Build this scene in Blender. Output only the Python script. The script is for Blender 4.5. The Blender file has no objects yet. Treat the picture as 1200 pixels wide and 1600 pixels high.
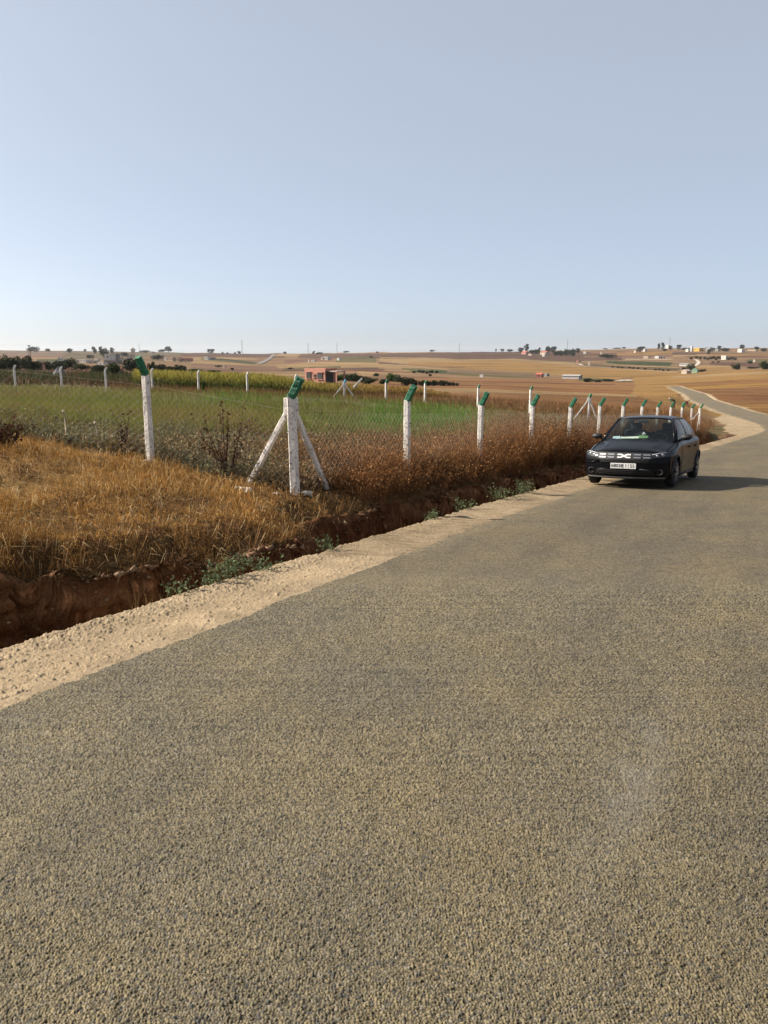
import bpy, math, random
import numpy as np
from mathutils import Vector, Matrix, Euler

# ------------------------------------------------------------------ camera, sky, sun, exposure
scene = bpy.context.scene
COL = scene.collection
PITCH = math.atan(245 / 1200)
EYE = 1.6
SLOPE = 0.072                                    # the road falls away from the camera
cam_d = bpy.data.cameras.new('camera')
cam = bpy.data.objects.new('camera', cam_d); COL.objects.link(cam)
cam.location = (0, 0, EYE)
cam.rotation_euler = (math.pi / 2 - PITCH, 0, 0)
cam_d.sensor_fit = 'VERTICAL'; cam_d.sensor_height = 36; cam_d.lens = 27
cam_d.clip_start = 0.05; cam_d.clip_end = 20000
scene.camera = cam

SUN_AZ = math.radians(104)                       # measured from +Y towards -X
SUN_EL = math.radians(33)
to_sun = Vector((-math.sin(math.pi - SUN_AZ) * math.cos(SUN_EL), -math.cos(SUN_AZ) * math.cos(SUN_EL), math.sin(SUN_EL)))
world = bpy.data.worlds.new('World'); scene.world = world; world.use_nodes = True
wn = world.node_tree.nodes; wl = world.node_tree.links
sky = wn.new('ShaderNodeTexSky'); sky.sky_type = 'NISHITA'; sky.sun_disc = False
sky.sun_elevation = SUN_EL
sky.sun_rotation = math.atan2(to_sun.x, to_sun.y)
sky.altitude = 200; sky.air_density = 0.4; sky.dust_density = 2.0; sky.ozone_density = 1.0
bg = wn['Background']; bg.inputs[1].default_value = 0.069
vm = wn.new('ShaderNodeVectorMath'); vm.operation = 'MULTIPLY_ADD'          # dusty air: evenly paler, less saturated sky
vm.inputs[1].default_value = (.57, .60, .57); vm.inputs[2].default_value = (2.38, 2.56, 2.82)
wl.new(sky.outputs[0], vm.inputs[0]); wl.new(vm.outputs[0], bg.inputs[0])
sun_d = bpy.data.lights.new('sun', 'SUN'); sun_d.energy = 5.0; sun_d.angle = math.radians(0.53)
sun_d.color = (1.0, 0.90, 0.76)
sun = bpy.data.objects.new('sun', sun_d); COL.objects.link(sun)
sun.rotation_euler = to_sun.to_track_quat('Z', 'Y').to_euler()
sun.location = (-40, 10, 40)
scene.render.engine = 'CYCLES'
scene.cycles.max_bounces = 6; scene.cycles.transparent_max_bounces = 12
scene.cycles.volume_bounces = 0
scene.view_settings.view_transform = 'Standard'; scene.view_settings.look = 'None'
scene.view_settings.gamma = 1.0; scene.view_settings.use_curve_mapping = False
scene.view_settings.exposure = 1.2

# ------------------------------------------------------------------ numeric helpers
ALB = .46                                        # overall albedo of tinted surfaces
RNG = np.random.default_rng(7)
def smooth(a, b, x):
    t = np.clip((x - a) / (b - a), 0, 1); return t * t * (3 - 2 * t)
def h2(i, j, s=0):
    i = i.astype(np.int64); j = j.astype(np.int64)
    n = (i * 374761393 + j * 668265263 + s * 974711) & 0xffffffff
    n = ((n ^ (n >> 13)) * 1274126177) & 0xffffffff
    n = ((n ^ (n >> 16)) * 2246822519) & 0xffffffff
    n = n ^ (n >> 15)
    return (n & 0xffffff) / float(0x1000000)
def vnoise(x, y, s=0):
    xi = np.floor(x); yi = np.floor(y); fx = x - xi; fy = y - yi
    fx = fx * fx * (3 - 2 * fx); fy = fy * fy * (3 - 2 * fy)
    a = h2(xi, yi, s); b = h2(xi + 1, yi, s); c = h2(xi, yi + 1, s); d = h2(xi + 1, yi + 1, s)
    return (a * (1 - fx) + b * fx) * (1 - fy) + (c * (1 - fx) + d * fx) * fy - 0.5
def fbm(x, y, s=0, o=4):
    r = 0; k = 1
    for i in range(o):
        r = r + vnoise(x * k, y * k, s + i * 17) / k; k *= 2
    return r
def voronoi(x, y, c, s=0, jit=0.9):
    """F1, F2, and the hashed id of the nearest cell of a jittered grid of pitch c"""
    gx = np.floor(x / c); gy = np.floor(y / c)
    f1 = np.full(x.shape, 9.0); f2 = np.full(x.shape, 9.0)
    ix = gx.copy(); iy = gy.copy(); ox = np.zeros_like(x); oy = np.zeros_like(x)
    for dx in (-1, 0, 1):
        for dy in (-1, 0, 1):
            cx = gx + dx; cy = gy + dy
            px = (cx + .5 + (h2(cx, cy, s + 1) - .5) * jit) * c; py = (cy + .5 + (h2(cx, cy, s + 2) - .5) * jit) * c
            d = np.hypot(x - px, y - py) / c
            m = d < f1
            f2 = np.where(m, f1, np.minimum(f2, d))
            ix = np.where(m, cx, ix); iy = np.where(m, cy, iy)
            ox = np.where(m, x - px, ox); oy = np.where(m, y - py, oy)
            f1 = np.where(m, d, f1)
    return f1, f2, ix, iy, ox / c, oy / c

def spline(xs, ys):
    """dense smoothed piecewise curve as a lookup"""
    gx = np.linspace(xs[0], xs[-1], 6000)
    gy = np.interp(gx, xs, ys)
    return gx, gy
# ---- the road's left asphalt edge x = e(y) and its height profile
EY = np.array([-80, -20, 0, 3.86, 5.18, 6.46, 7.93, 10.57, 14.14, 16.1, 31, 48, 58, 64.7, 74, 83, 95, 115, 175, 330, 420], float)
EX = np.array([-42, -13.7, -4.0, -2.08, -1.40, -.76, -.02, 1.36, 3.33, 4.43, 12.9, 22.6, 28.4, 32.1, 36.1, 39.2, 43.2, 49.8, 69.5, 121, 150], float)
ZY = np.array([-80, 0, 55, 62, 66, 70, 74, 83, 95, 115, 175, 330, 420, 900], float)
ZZ = np.array([80 * SLOPE, 0, -55 * SLOPE, -4.43, -4.66, -4.83, -4.96, -5.32, -5.84, -6.64, -8.32, -13.25, -15.5, -25], float)
_gy = np.concatenate([np.linspace(-80, 130, 4201), np.linspace(130.2, 900, 1500)])
_ge = np.interp(_gy, EY, EX, right=None)
_far = _gy > 420; _ge[_far] = 150 + (_gy[_far] - 420) * .33
def _blur(a, n):
    k = np.hanning(n + 2)[1:-1]; k /= k.sum()
    return np.convolve(np.pad(a, n // 2, mode='reflect', reflect_type='odd'), k, 'valid')[:len(a)]
_ge[:4201] = np.concatenate([_blur(_ge[:4300], 61)])[:4201]
_gz = np.interp(_gy, ZY, ZZ)
_gs = np.gradient(_ge, _gy)
_gs = _blur(_gs, 31)
W_ROAD = 4.7
NEAR_END = 8.3
def edge(y): return np.interp(y, _gy, _ge)
def esl(y): return np.interp(y, _gy, _gs)
def zroad(y): return np.interp(y, _gy, _gz)
def qof(x, y):                                   # distance outwards (left) of the asphalt edge
    return (edge(y) - x) / np.sqrt(1 + esl(y) ** 2)

# ---- lie of the land: rows by depth, columns by bearing
TPX = np.array([-300, 0, 200, 400, 600, 800, 1000, 1200, 1500], float)
TD = [6, 8, 10, 12, 16, 20, 30, 45, 60, 80, 120, 200, 330, 480, 650, 1000, 1500, 2200, 2600, 3600, 9000]
TY = [[905, 920, 925, 935, 950, 958, 961, 961, 961],
      [815, 830, 845, 858, 868, 878, 881, 881, 881],
      [745, 758, 778, 812, 822, 828, 833, 833, 833],
      [700, 708, 736, 765, 785, 794, 801, 801, 801],
      [665, 672, 692, 714, 735, 748, 758, 761, 761],
      [648, 655, 668, 690, 710, 723, 733, 737, 737],
      [628, 635, 643, 657, 674, 689, 699, 705, 705],
      [610, 615, 621, 630, 643, 657, 672, 684, 684],
      [600, 604, 608, 615, 626, 638, 655, 670, 676],
      [591, 594, 598, 605, 615, 626, 640, 657, 664],
      [583, 586, 590, 597, 607, 617, 628, 640, 645],
      [577, 579, 582, 589, 600, 608, 615, 617, 618],
      [572, 574, 576, 582, 593, 600, 606, 598, 590],
      [569, 571, 572, 578, 588, 595, 599, 585, 575],
      [566, 568, 569, 574, 583, 590, 591, 577.5, 566],
      [559, 561, 562, 566, 571, 575, 578, 574, 566],
      [553, 554, 556, 559, 561, 563, 564, 564, 560],
      [549, 549.5, 550.5, 555, 553, 551.5, 549, 548, 546],
      [546, 547, 549, 553, 550.5, 549, 544, 543.5, 542],
      [550, 551, 553, 556, 554, 553, 549, 549, 548],
      [556, 556, 557, 558, 557, 557, 556, 556, 556]]
def tan_of(py): return np.tan(np.arctan((800 - np.asarray(py, float)) / 1200) - PITCH)
_K = tan_of(np.array(TY))
_LG = np.linspace(math.log(6), math.log(9000), 400); _PG = np.linspace(-300, 1500, 181)
_tmp = np.array([np.interp(_LG, np.log(TD), _K[:, j]) for j in range(len(TPX))]).T
_KG = np.array([np.interp(_PG, TPX, _tmp[i]) for i in range(len(_LG))])
def _blur2(a, n, ax):
    k = np.hanning(n + 2)[1:-1]; k /= k.sum()
    pad = [(0, 0), (0, 0)]; pad[ax] = (n // 2, n // 2)
    b = np.pad(a, pad, mode='reflect', reflect_type='odd')
    return np.apply_along_axis(lambda r: np.convolve(r, k, 'valid'), ax, b)
_KG = _blur2(_blur2(_KG, 9, 0), 15, 1)
def T(x, y):
    x = np.asarray(x, float); y = np.asarray(y, float)
    yd = np.maximum(y, 6.0)
    p = np.clip(600 + 1200 * x / yd, -300, 1500)
    a = np.clip((np.log(yd) - _LG[0]) / (_LG[1] - _LG[0]), 0, 398.999); b = np.clip((p + 300) / 10, 0, 179.999)
    i = a.astype(int); j = b.astype(int); fa = a - i; fb = b - j
    k = (_KG[i, j] * (1 - fa) + _KG[i + 1, j] * fa) * (1 - fb) + (_KG[i, j + 1] * (1 - fa) + _KG[i + 1, j + 1] * fa) * fb
    z = EYE + k * yd - SLOPE * np.minimum(y - 6, 0)
    z = z + .05 * fbm(x * .45, y * .45, 3, 3) * smooth(5, 9, y) * (1 - smooth(80, 120, y))
    z = z + fbm(x / 90., y / 160., 5, 4) * 1.6 * smooth(250, 900, y) + fbm(x / 30., y / 400., 8, 3) * 2.0 * smooth(1400, 2400, y)
    return z
_my = np.array([200., 250, 300, 340, 420, 900]); _mz = T(np.interp(_my, _gy, _ge), _my)   # far down, the road lies on the land
_gz = np.interp(_gy, np.concatenate([ZY[ZY < 180], _my]), np.concatenate([ZZ[ZY < 180], _mz]))
def swid(y):                                     # dirt shoulder width
    return .84 + 2.3 * smooth(50, 66, y) * (1 - smooth(85, 105, y)) + .5 * smooth(105, 140, y)
def lipq(y): return np.interp(y, [4, 6.3, 7.0, 7.6, 8.3, 9.2, 10.2, 11, 12, 60], [3.6, 3.35, 2.95, 2.25, 1.85, 1.70, 1.85, 2.1, 2.2, 2.45])
def lipn(x, y): return fbm(x * 1.1, y * 1.1, 21, 4) * .34 + fbm(x * 5, y * 5, 25, 3) * .09
def H(x, y):
    """ground height everywhere: terrain, ditch, verge, road bed"""
    x = np.asarray(x, float); y = np.asarray(y, float)
    q = qof(x, y); zr = zroad(y); t = T(x, y)
    n = lipn(x, y)
    dit = 1 - smooth(48, 56, y)
    qd = q - (lipq(y) - 1.6) + n * smooth(.75, 1.1, q)
    sw = swid(y)
    depth = .85 + .15 * vnoise(x * .6, y * .6, 31)
    # with a ditch
    cut = -depth * smooth(.88, 1.06, q)
    up1 = smooth(1.46, 1.64, qd) * .76; up2 = smooth(1.60, 2.45, qd) * .24
    rise = up1 + up2
    zv = np.minimum(t, zr + .75 + .25 * np.maximum(q - 2.5, 0))
    zd = np.where(q < 1.12, zr + cut, (zr - depth) * (1 - rise) + zv * rise)
    # without
    zb = zr * (1 - smooth(sw, sw + 5, q)) + t * smooth(sw, sw + 5, q)
    left = zd * dit + zb * (1 - dit)
    qr = -q - W_ROAD
    right = zr * (1 - smooth(1.2, 9, qr)) + t * smooth(1.2, 9, qr)
    z = np.where(q > 0, left, np.where(qr > 0, right, zr))
    rel = fbm(x * 9, y * 9, 41, 3) * .05 * smooth(1.2, 1.5, q) * (1 - smooth(40, 60, y))
    ledge = .07 * np.sin(q * 15 + 5 * vnoise(x * 1.3, y * 1.3, 77)) * smooth(1.3, 1.4, qd) * (1 - smooth(1.7, 1.9, qd)) * dit
    far = smooth(290, 345, y)
    return (z + rel + ledge) * (1 - far) + t * far
def H1(x, y): return float(H(np.array([x]), np.array([y]))[0])

SP, CP = math.sin(PITCH), math.cos(PITCH)
def ray(px, py):
    u = (px - 600) / 1200; v = (800 - py) / 1200
    dy = CP + v * SP
    return u / dy, (v * CP - SP) / dy            # x/y, z/y
def project(x, y, z):
    dz = z - EYE; f = y * CP - dz * SP; up = y * SP + dz * CP
    return 600 + 1200 * x / f, 800 - 1200 * up / f
_HD = np.exp(np.linspace(math.log(8), math.log(5000), 420))
def hit(px, py, dmin=8):
    """where the line of sight through a point of the photograph meets the land"""
    a, b = ray(px, py)
    d = _HD[_HD >= dmin]
    g = (EYE + b * d) - H(a * d, d)
    if (g <= 0).any():
        i = int(np.argmax(g <= 0)); d2 = np.linspace(d[max(i - 1, 0)], d[i], 24); g2 = (EYE + b * d2) - H(a * d2, d2); y = float(d2[int(np.argmax(g2 <= 0))])
    else:
        g[(d < 1000) | (d > 2650)] = 1e9; y = float(d[int(np.argmin(g))])
    x = a * y
    return Vector((x, y, H1(x, y)))
def at(px, py, y):
    a, b = ray(px, py); return Vector((a * y, y, EYE + b * y))

# ------------------------------------------------------------------ mesh helpers
def link(o, parent=None):
    COL.objects.link(o)
    if parent is not None: o.parent = parent
    return o
def tag(o, label=None, cat=None, group=None, kind=None):
    if label: o['label'] = label
    if cat: o['category'] = cat
    if group: o['group'] = group
    if kind: o['kind'] = kind
    return o
def big(name, V, F, mat, parent=None, smoothed=False, cols=None, attrs=None):
    """F: (n,3) or (n,4) array, or list of such arrays"""
    me = bpy.data.meshes.new(name)
    Fs = F if isinstance(F, list) else [F]
    Fs = [f for f in Fs if len(f)]
    nl = sum(f.size for f in Fs); nf = sum(len(f) for f in Fs)
    me.vertices.add(len(V)); me.vertices.foreach_set('co', np.ascontiguousarray(V, np.float32).ravel())
    me.loops.add(nl); me.loops.foreach_set('vertex_index', np.concatenate([f.ravel() for f in Fs]).astype(np.int32))
    tot = np.concatenate([np.full(len(f), f.shape[1]) for f in Fs]); st = np.concatenate([[0], np.cumsum(tot)[:-1]])
    me.polygons.add(nf); me.polygons.foreach_set('loop_start', st.astype(np.int32)); me.polygons.foreach_set('loop_total', tot.astype(np.int32))
    if smoothed: me.polygons.foreach_set('use_smooth', np.ones(nf, bool))
    me.update(calc_edges=True); me.validate()
    if cols is not None:
        a = me.attributes.new('tint', 'FLOAT_COLOR', 'POINT')
        c = np.ones((len(V), 4), np.float32); c[:, :3] = np.asarray(cols) * ALB; a.data.foreach_set('color', c.ravel())
    for k, v in (attrs or {}).items():
        a = me.attributes.new(k, 'FLOAT', 'POINT'); a.data.foreach_set('value', np.ascontiguousarray(v, np.float32))
    me.materials.append(mat)
    return link(bpy.data.objects.new(name, me), parent)
class MB:
    """collects simple solids; build() links them as one mesh object"""
    def __init__(s): s.v = []; s.f = []
    def add(s, vs, fs):
        n = len(s.v); s.v += [tuple(v) for v in vs]; s.f += [tuple(i + n for i in f) for f in fs]; return s
    def box(s, c, d, M=None):
        x, y, z = (k / 2 for k in d)
        vs = [Vector((a * x, b * y, e * z)) for e in (-1, 1) for a, b in ((-1, -1), (1, -1), (1, 1), (-1, 1))]
        vs = [(M @ v if M else v) + Vector(c) for v in vs]
        return s.add(vs, [(3, 2, 1, 0), (4, 5, 6, 7), (0, 1, 5, 4), (1, 2, 6, 5), (2, 3, 7, 6), (3, 0, 4, 7)])
    def tube(s, pts, rad, n=8, cap=True):
        pts = [Vector(p) for p in pts]; rings = []
        for i, p in enumerate(pts):
            d = (pts[min(i + 1, len(pts) - 1)] - pts[max(i - 1, 0)]).normalized()
            a = d.cross(Vector((0, 0, 1)));  a = a if a.length > .05 else d.cross(Vector((0, 1, 0)))
            a.normalize(); b = d.cross(a)
            r = rad[i] if hasattr(rad, '__len__') else rad
            rings.append([p + (a * math.cos(2 * math.pi * (k + .5) / n) + b * math.sin(2 * math.pi * (k + .5) / n)) * r for k in range(n)])
        vs = [v for r in rings for v in r]
        fs = [(i * n + k, i * n + (k + 1) % n, (i + 1) * n + (k + 1) % n, (i + 1) * n + k) for i in range(len(pts) - 1) for k in range(n)]
        if cap: fs += [tuple(range(n))[::-1], tuple(range((len(pts) - 1) * n, len(pts) * n))]
        return s.add(vs, fs)
    def grid(s, f, nu, nv, wrap=False):
        vs = [f(i / nu, j / nv) for i in range(nu + 1) for j in range(nv + 1)]
        fs = [(i * (nv + 1) + j, (i + 1) * (nv + 1) + j, (i + 1) * (nv + 1) + j + 1, i * (nv + 1) + j + 1) for i in range(nu) for j in range(nv)]
        return s.add(vs, fs)
    def prism(s, poly, z0, z1, M=None):
        n = len(poly); vs = [Vector((x, y, z0)) for x, y in poly] + [Vector((x, y, z1)) for x, y in poly]
        if M: vs = [M @ v for v in vs]
        return s.add(vs, [tuple(range(n))[::-1], tuple(range(n, 2 * n))] + [(i, (i + 1) % n, n + (i + 1) % n, n + i) for i in range(n)])
    def build(s, name, mat, parent=None, sm=False, bevel=0, thick=0):
        me = bpy.data.meshes.new(name); me.from_pydata(s.v, [], s.f); me.materials.append(mat)
        if sm: me.polygons.foreach_set('use_smooth', np.ones(len(me.polygons), bool))
        o = link(bpy.data.objects.new(name, me), parent)
        if thick:
            m = o.modifiers.new('thickness', 'SOLIDIFY'); m.thickness = thick; m.offset = 0
        if bevel:
            m = o.modifiers.new('bevel', 'BEVEL'); m.width = bevel; m.segments = 2; m.limit_method = 'ANGLE'
        return o
def empty(name, loc=(0, 0, 0), rz=0):
    o = bpy.data.objects.new(name, None); o.location = loc; o.rotation_euler = (0, 0, rz); o.empty_display_size = .3
    return link(o)
def copy_tree(o, parent=None):
    c = o.copy(); COL.objects.link(c); c.parent = parent
    for ch in o.children: copy_tree(ch, c)
    return c

# ------------------------------------------------------------------ materials
def nodes(name):
    m = bpy.data.materials.new(name); m.use_nodes = True
    nt = m.node_tree; return m, nt, nt.nodes, nt.links, nt.nodes['Principled BSDF']
def N(nt, t, **kw):
    n = nt.nodes.new(t)
    for k, v in kw.items():
        if k in n.inputs: n.inputs[k].default_value = v
        else: setattr(n, k, v)
    return n
def mixc(nt, typ, fac, a, b):
    m = nt.nodes.new('ShaderNodeMix'); m.data_type = 'RGBA'; m.blend_type = typ; m.clamp_factor = True
    for sock, val in ((0, fac), (6, a), (7, b)):
        if hasattr(val, 'is_output'): nt.links.new(val, m.inputs[sock])
        elif sock == 0: m.inputs[0].default_value = val
        else: m.inputs[sock].default_value = (*val, 1)
    return m.outputs[2]
def ramp(nt, src, stops):
    r = nt.nodes.new('ShaderNodeValToRGB'); e = r.color_ramp.elements
    while len(e) < len(stops): e.new(.5)
    for k, (p, c) in zip(e, stops): k.position = p; k.color = (c, c, c, 1) if not hasattr(c, '__len__') else (*c, 1)
    nt.links.new(src, r.inputs[0]); return r.outputs[0]
def plain(name, c, rough=.7, var=.25, scale=6, metal=0., bump=0., spec=.3, coat=0.):
    m, nt, nn, ll, p = nodes(name)
    tc = N(nt, 'ShaderNodeTexCoord'); no = N(nt, 'ShaderNodeTexNoise', Scale=scale, Detail=6.0, Roughness=.65)
    ll.new(tc.outputs['Object'], no.inputs['Vector'])
    lo = tuple(k * (1 - var) for k in c); hi = tuple(min(1, k * (1 + var)) for k in c)
    ll.new(ramp(nt, no.outputs[0], [(.3, lo), (.7, hi)]), p.inputs['Base Color'])
    p.inputs['Roughness'].default_value = rough; p.inputs['Metallic'].default_value = metal
    p.inputs['Specular IOR Level'].default_value = spec; p.inputs['Coat Weight'].default_value = coat
    p.inputs['Coat Roughness'].default_value = .08
    if bump:
        b = N(nt, 'ShaderNodeBump', Strength=1.0, Distance=bump); ll.new(no.outputs[0], b.inputs['Height']); ll.new(b.outputs[0], p.inputs['Normal'])
    return m
def foliage(name, transl=.25, var=.3, sat=1.0):
    """colour from the mesh's own tint, slight light through the leaf"""
    m, nt, nn, ll, p = nodes(name)
    a = N(nt, 'ShaderNodeAttribute', attribute_name='tint')
    no = N(nt, 'ShaderNodeTexNoise', Scale=1.7, Detail=3.0)
    tc = N(nt, 'ShaderNodeTexCoord'); ll.new(tc.outputs['Object'], no.inputs['Vector'])
    c = mixc(nt, 'MULTIPLY', 1.0, a.outputs['Color'], ramp(nt, no.outputs[0], [(.3, 1 - var), (.7, 1 + var)]))
    ll.new(c, p.inputs['Base Color']); p.inputs['Roughness'].default_value = .8; p.inputs['Specular IOR Level'].default_value = .1
    if transl:
        t = N(nt, 'ShaderNodeBsdfTranslucent'); ll.new(c, t.inputs['Color'])
        mx = N(nt, 'ShaderNodeMixShader'); mx.inputs[0].default_value = transl
        ll.new(p.outputs[0], mx.inputs[1]); ll.new(t.outputs[0], mx.inputs[2]); ll.new(mx.outputs[0], nn['Material Output'].inputs[0])
    return m
M = {}
# ground: tint from the mesh (what grows or lies where), broken up by grain
m, nt, nn, ll, p = nodes('ground_soil'); M['ground'] = m
at_ = N(nt, 'ShaderNodeAttribute', attribute_name='tint'); geo = N(nt, 'ShaderNodeNewGeometry')
n1 = N(nt, 'ShaderNodeTexNoise', Scale=.9, Detail=8.0, Roughness=.7); n2 = N(nt, 'ShaderNodeTexNoise', Scale=38.0, Detail=4.0, Roughness=.7)
mp = N(nt, 'ShaderNodeMapping'); mp.inputs['Scale'].default_value = (.02, .012, .02)
n3 = N(nt, 'ShaderNodeTexNoise', Scale=1.0, Detail=9.0, Roughness=.72)
for n_ in (n1, n2): ll.new(geo.outputs['Position'], n_.inputs['Vector'])
ll.new(geo.outputs['Position'], mp.inputs[0]); ll.new(mp.outputs[0], n3.inputs['Vector'])
c = mixc(nt, 'MULTIPLY', 1.0, at_.outputs['Color'], ramp(nt, n1.outputs[0], [(.3, .74), (.7, 1.26)]))
c = mixc(nt, 'MULTIPLY', 1.0, c, ramp(nt, n2.outputs[0], [(.3, .7), (.7, 1.3)]))
c = mixc(nt, 'MULTIPLY', 1.0, c, ramp(nt, n3.outputs[0], [(.3, .82), (.7, 1.18)]))
ll.new(c, p.inputs['Base Color']); p.inputs['Roughness'].default_value = .95; p.inputs['Specular IOR Level'].default_value = .05
n4 = N(nt, 'ShaderNodeTexNoise', Scale=13.0, Detail=6.0, Roughness=.7); ll.new(geo.outputs['Position'], n4.inputs['Vector'])
b0 = N(nt, 'ShaderNodeBump', Strength=.8, Distance=.07); ll.new(n4.outputs[0], b0.inputs['Height'])
b1 = N(nt, 'ShaderNodeBump', Strength=.8, Distance=.03); ll.new(n2.outputs[0], b1.inputs['Height']); ll.new(b0.outputs[0], b1.inputs['Normal'])
ll.new(b1.outputs[0], p.inputs['Normal'])

# road chippings
m, nt, nn, ll, p = nodes('road_chippings'); M['road'] = m
at_ = N(nt, 'ShaderNodeAttribute', attribute_name='tint'); nr = N(nt, 'ShaderNodeAttribute', attribute_name='fine')
geo = N(nt, 'ShaderNodeNewGeometry')
vo = N(nt, 'ShaderNodeTexVoronoi', Scale=72.0); vo2 = N(nt, 'ShaderNodeTexVoronoi', Scale=72.0, feature='DISTANCE_TO_EDGE')
lo = N(nt, 'ShaderNodeTexNoise', Scale=.55, Detail=5.0, Roughness=.6); lo2 = N(nt, 'ShaderNodeTexNoise', Scale=5.0, Detail=5.0, Roughness=.65)
lo3 = N(nt, 'ShaderNodeTexNoise', Scale=1.3, Detail=3.0)
for n_ in (vo, vo2, lo, lo2, lo3): ll.new(geo.outputs['Position'], n_.inputs['Vector'])
sep = N(nt, 'ShaderNodeSeparateColor'); ll.new(vo.outputs['Color'], sep.inputs[0])
stone = ramp(nt, sep.outputs[0], [(.0, (.075, .064, .043)), (.35, (.140, .115, .076)), (.75, (.182, .148, .096)), (1., (.25, .21, .15))])
gap = ramp(nt, vo2.outputs[0], [(.02, .55), (.16, 1.0)])
farc = mixc(nt, 'MULTIPLY', 1.0, stone, gap)
c = mixc(nt, 'MIX', nr.outputs['Fac'], farc, at_.outputs['Color'])
c = mixc(nt, 'MULTIPLY', 1.0, c, ramp(nt, lo.outputs[0], [(.25, (.84, .86, .9)), (.5, (1, 1, 1)), (.75, (1.16, 1.10, .96))]))
c = mixc(nt, 'MULTIPLY', 1.0, c, ramp(nt, lo2.outputs[0], [(.3, .92), (.7, 1.08)]))
c = mixc(nt, 'MULTIPLY', 1.0, c, ramp(nt, lo3.outputs[0], [(.3, (.9, .92, .97)), (.7, (1.1, 1.08, 1.0))]))
rm0 = N(nt, 'ShaderNodeMapping'); rm0.inputs['Rotation'].default_value = (0, 0, math.radians(28)); rmap = N(nt, 'ShaderNodeMapping'); rmap.inputs['Scale'].default_value = (1.5, .14, 1)
ll.new(geo.outputs['Position'], rm0.inputs[0]); ll.new(rm0.outputs[0], rmap.inputs[0]); sn = N(nt, 'ShaderNodeTexNoise', Scale=1.0, Detail=5.0, Roughness=.6); ll.new(rmap.outputs[0], sn.inputs['Vector'])
c = mixc(nt, 'MULTIPLY', 1.0, c, ramp(nt, sn.outputs[0], [(.32, (.84, .84, .87)), (.45, (.97, .97, .98)), (.56, (1.03, 1.02, 1.0)), (.70, (1.14, 1.12, 1.10))]))
ll.new(c, p.inputs['Base Color']); p.inputs['Roughness'].default_value = .85; p.inputs['Specular IOR Level'].default_value = .2
inv = N(nt, 'ShaderNodeMath', operation='SUBTRACT'); inv.inputs[0].default_value = 1.0; ll.new(nr.outputs['Fac'], inv.inputs[1])
b1 = N(nt, 'ShaderNodeBump', Distance=.006); ll.new(inv.outputs[0], b1.inputs['Strength'])
hh = N(nt, 'ShaderNodeMath', operation='ADD'); ll.new(ramp(nt, vo2.outputs[0], [(0., 0.), (.25, 1.)]), hh.inputs[0]); ll.new(sep.outputs[1], hh.inputs[1])
ll.new(hh.outputs[0], b1.inputs['Height']); ll.new(b1.outputs[0], p.inputs['Normal'])

# dirt shoulder
m, nt, nn, ll, p = nodes('shoulder_dirt'); M['shoulder'] = m
at_ = N(nt, 'ShaderNodeAttribute', attribute_name='tint'); geo = N(nt, 'ShaderNodeNewGeometry')
n1 = N(nt, 'ShaderNodeTexNoise', Scale=3.0, Detail=7.0, Roughness=.7); n2 = N(nt, 'ShaderNodeTexNoise', Scale=120.0, Detail=4.0, Roughness=.7)
for n_ in (n1, n2): ll.new(geo.outputs['Position'], n_.inputs['Vector'])
c = mixc(nt, 'MULTIPLY', 1.0, at_.outputs['Color'], ramp(nt, n1.outputs[0], [(.3, .8), (.7, 1.15)]))
c = mixc(nt, 'MULTIPLY', 1.0, c, ramp(nt, n2.outputs[0], [(.3, .8), (.7, 1.2)]))
ll.new(c, p.inputs['Base Color']); p.inputs['Roughness'].default_value = .95; p.inputs['Specular IOR Level'].default_value = .05
b1 = N(nt, 'ShaderNodeBump', Strength=.5, Distance=.004); ll.new(n2.outputs[0], b1.inputs['Height']); ll.new(b1.outputs[0], p.inputs['Normal'])

# whitewashed concrete, chipped
m, nt, nn, ll, p = nodes('whitewashed_concrete'); M['post'] = m
geo = N(nt, 'ShaderNodeTexCoord')
oi = N(nt, 'ShaderNodeObjectInfo'); ad = N(nt, 'ShaderNodeVectorMath', operation='ADD')
ll.new(geo.outputs['Object'], ad.inputs[0]); ll.new(oi.outputs['Location'], ad.inputs[1])
n1 = N(nt, 'ShaderNodeTexNoise', Scale=22.0, Detail=6.0, Roughness=.75); n2 = N(nt, 'ShaderNodeTexNoise', Scale=3.0, Detail=4.0)
for n_ in (n1, n2): ll.new(ad.outputs[0], n_.inputs['Vector'])
c = mixc(nt, 'MIX', ramp(nt, n1.outputs[0], [(.545, 0.), (.62, 1.)]), (.68, .645, .60), (.13, .11, .095))
c = mixc(nt, 'MULTIPLY', 1.0, c, ramp(nt, n2.outputs[0], [(.3, .74), (.65, 1.05)]))
ll.new(c, p.inputs['Base Color']); p.inputs['Roughness'].default_value = .9; p.inputs['Specular IOR Level'].default_value = .1
b1 = N(nt, 'ShaderNodeBump', Strength=.6, Distance=.012); ll.new(n1.outputs[0], b1.inputs['Height']); ll.new(b1.outputs[0], p.inputs['Normal'])
M['green'] = plain('green_paint', (.012, .125, .062), .6, .7, 38, bump=.02)
M['teal'] = plain('blue_paint', (.05, .25, .36), .55, .3, 20)
M['wire'] = plain('galvanised_wire', (.24, .235, .22), .6, .2, 20, metal=.2)
M['leaf'] = foliage('leaf', .3); M['dry'] = foliage('dry_stalk', .15, .25)
M['bark'] = plain('bark', (.09, .065, .045), .9, .3, 5)
M['rock'] = plain('rock', (.42, .36, .29), .9, .3, 9, bump=.02)
M['stake'] = plain('grey_wood', (.42, .35, .26), .9, .3, 20)

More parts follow.
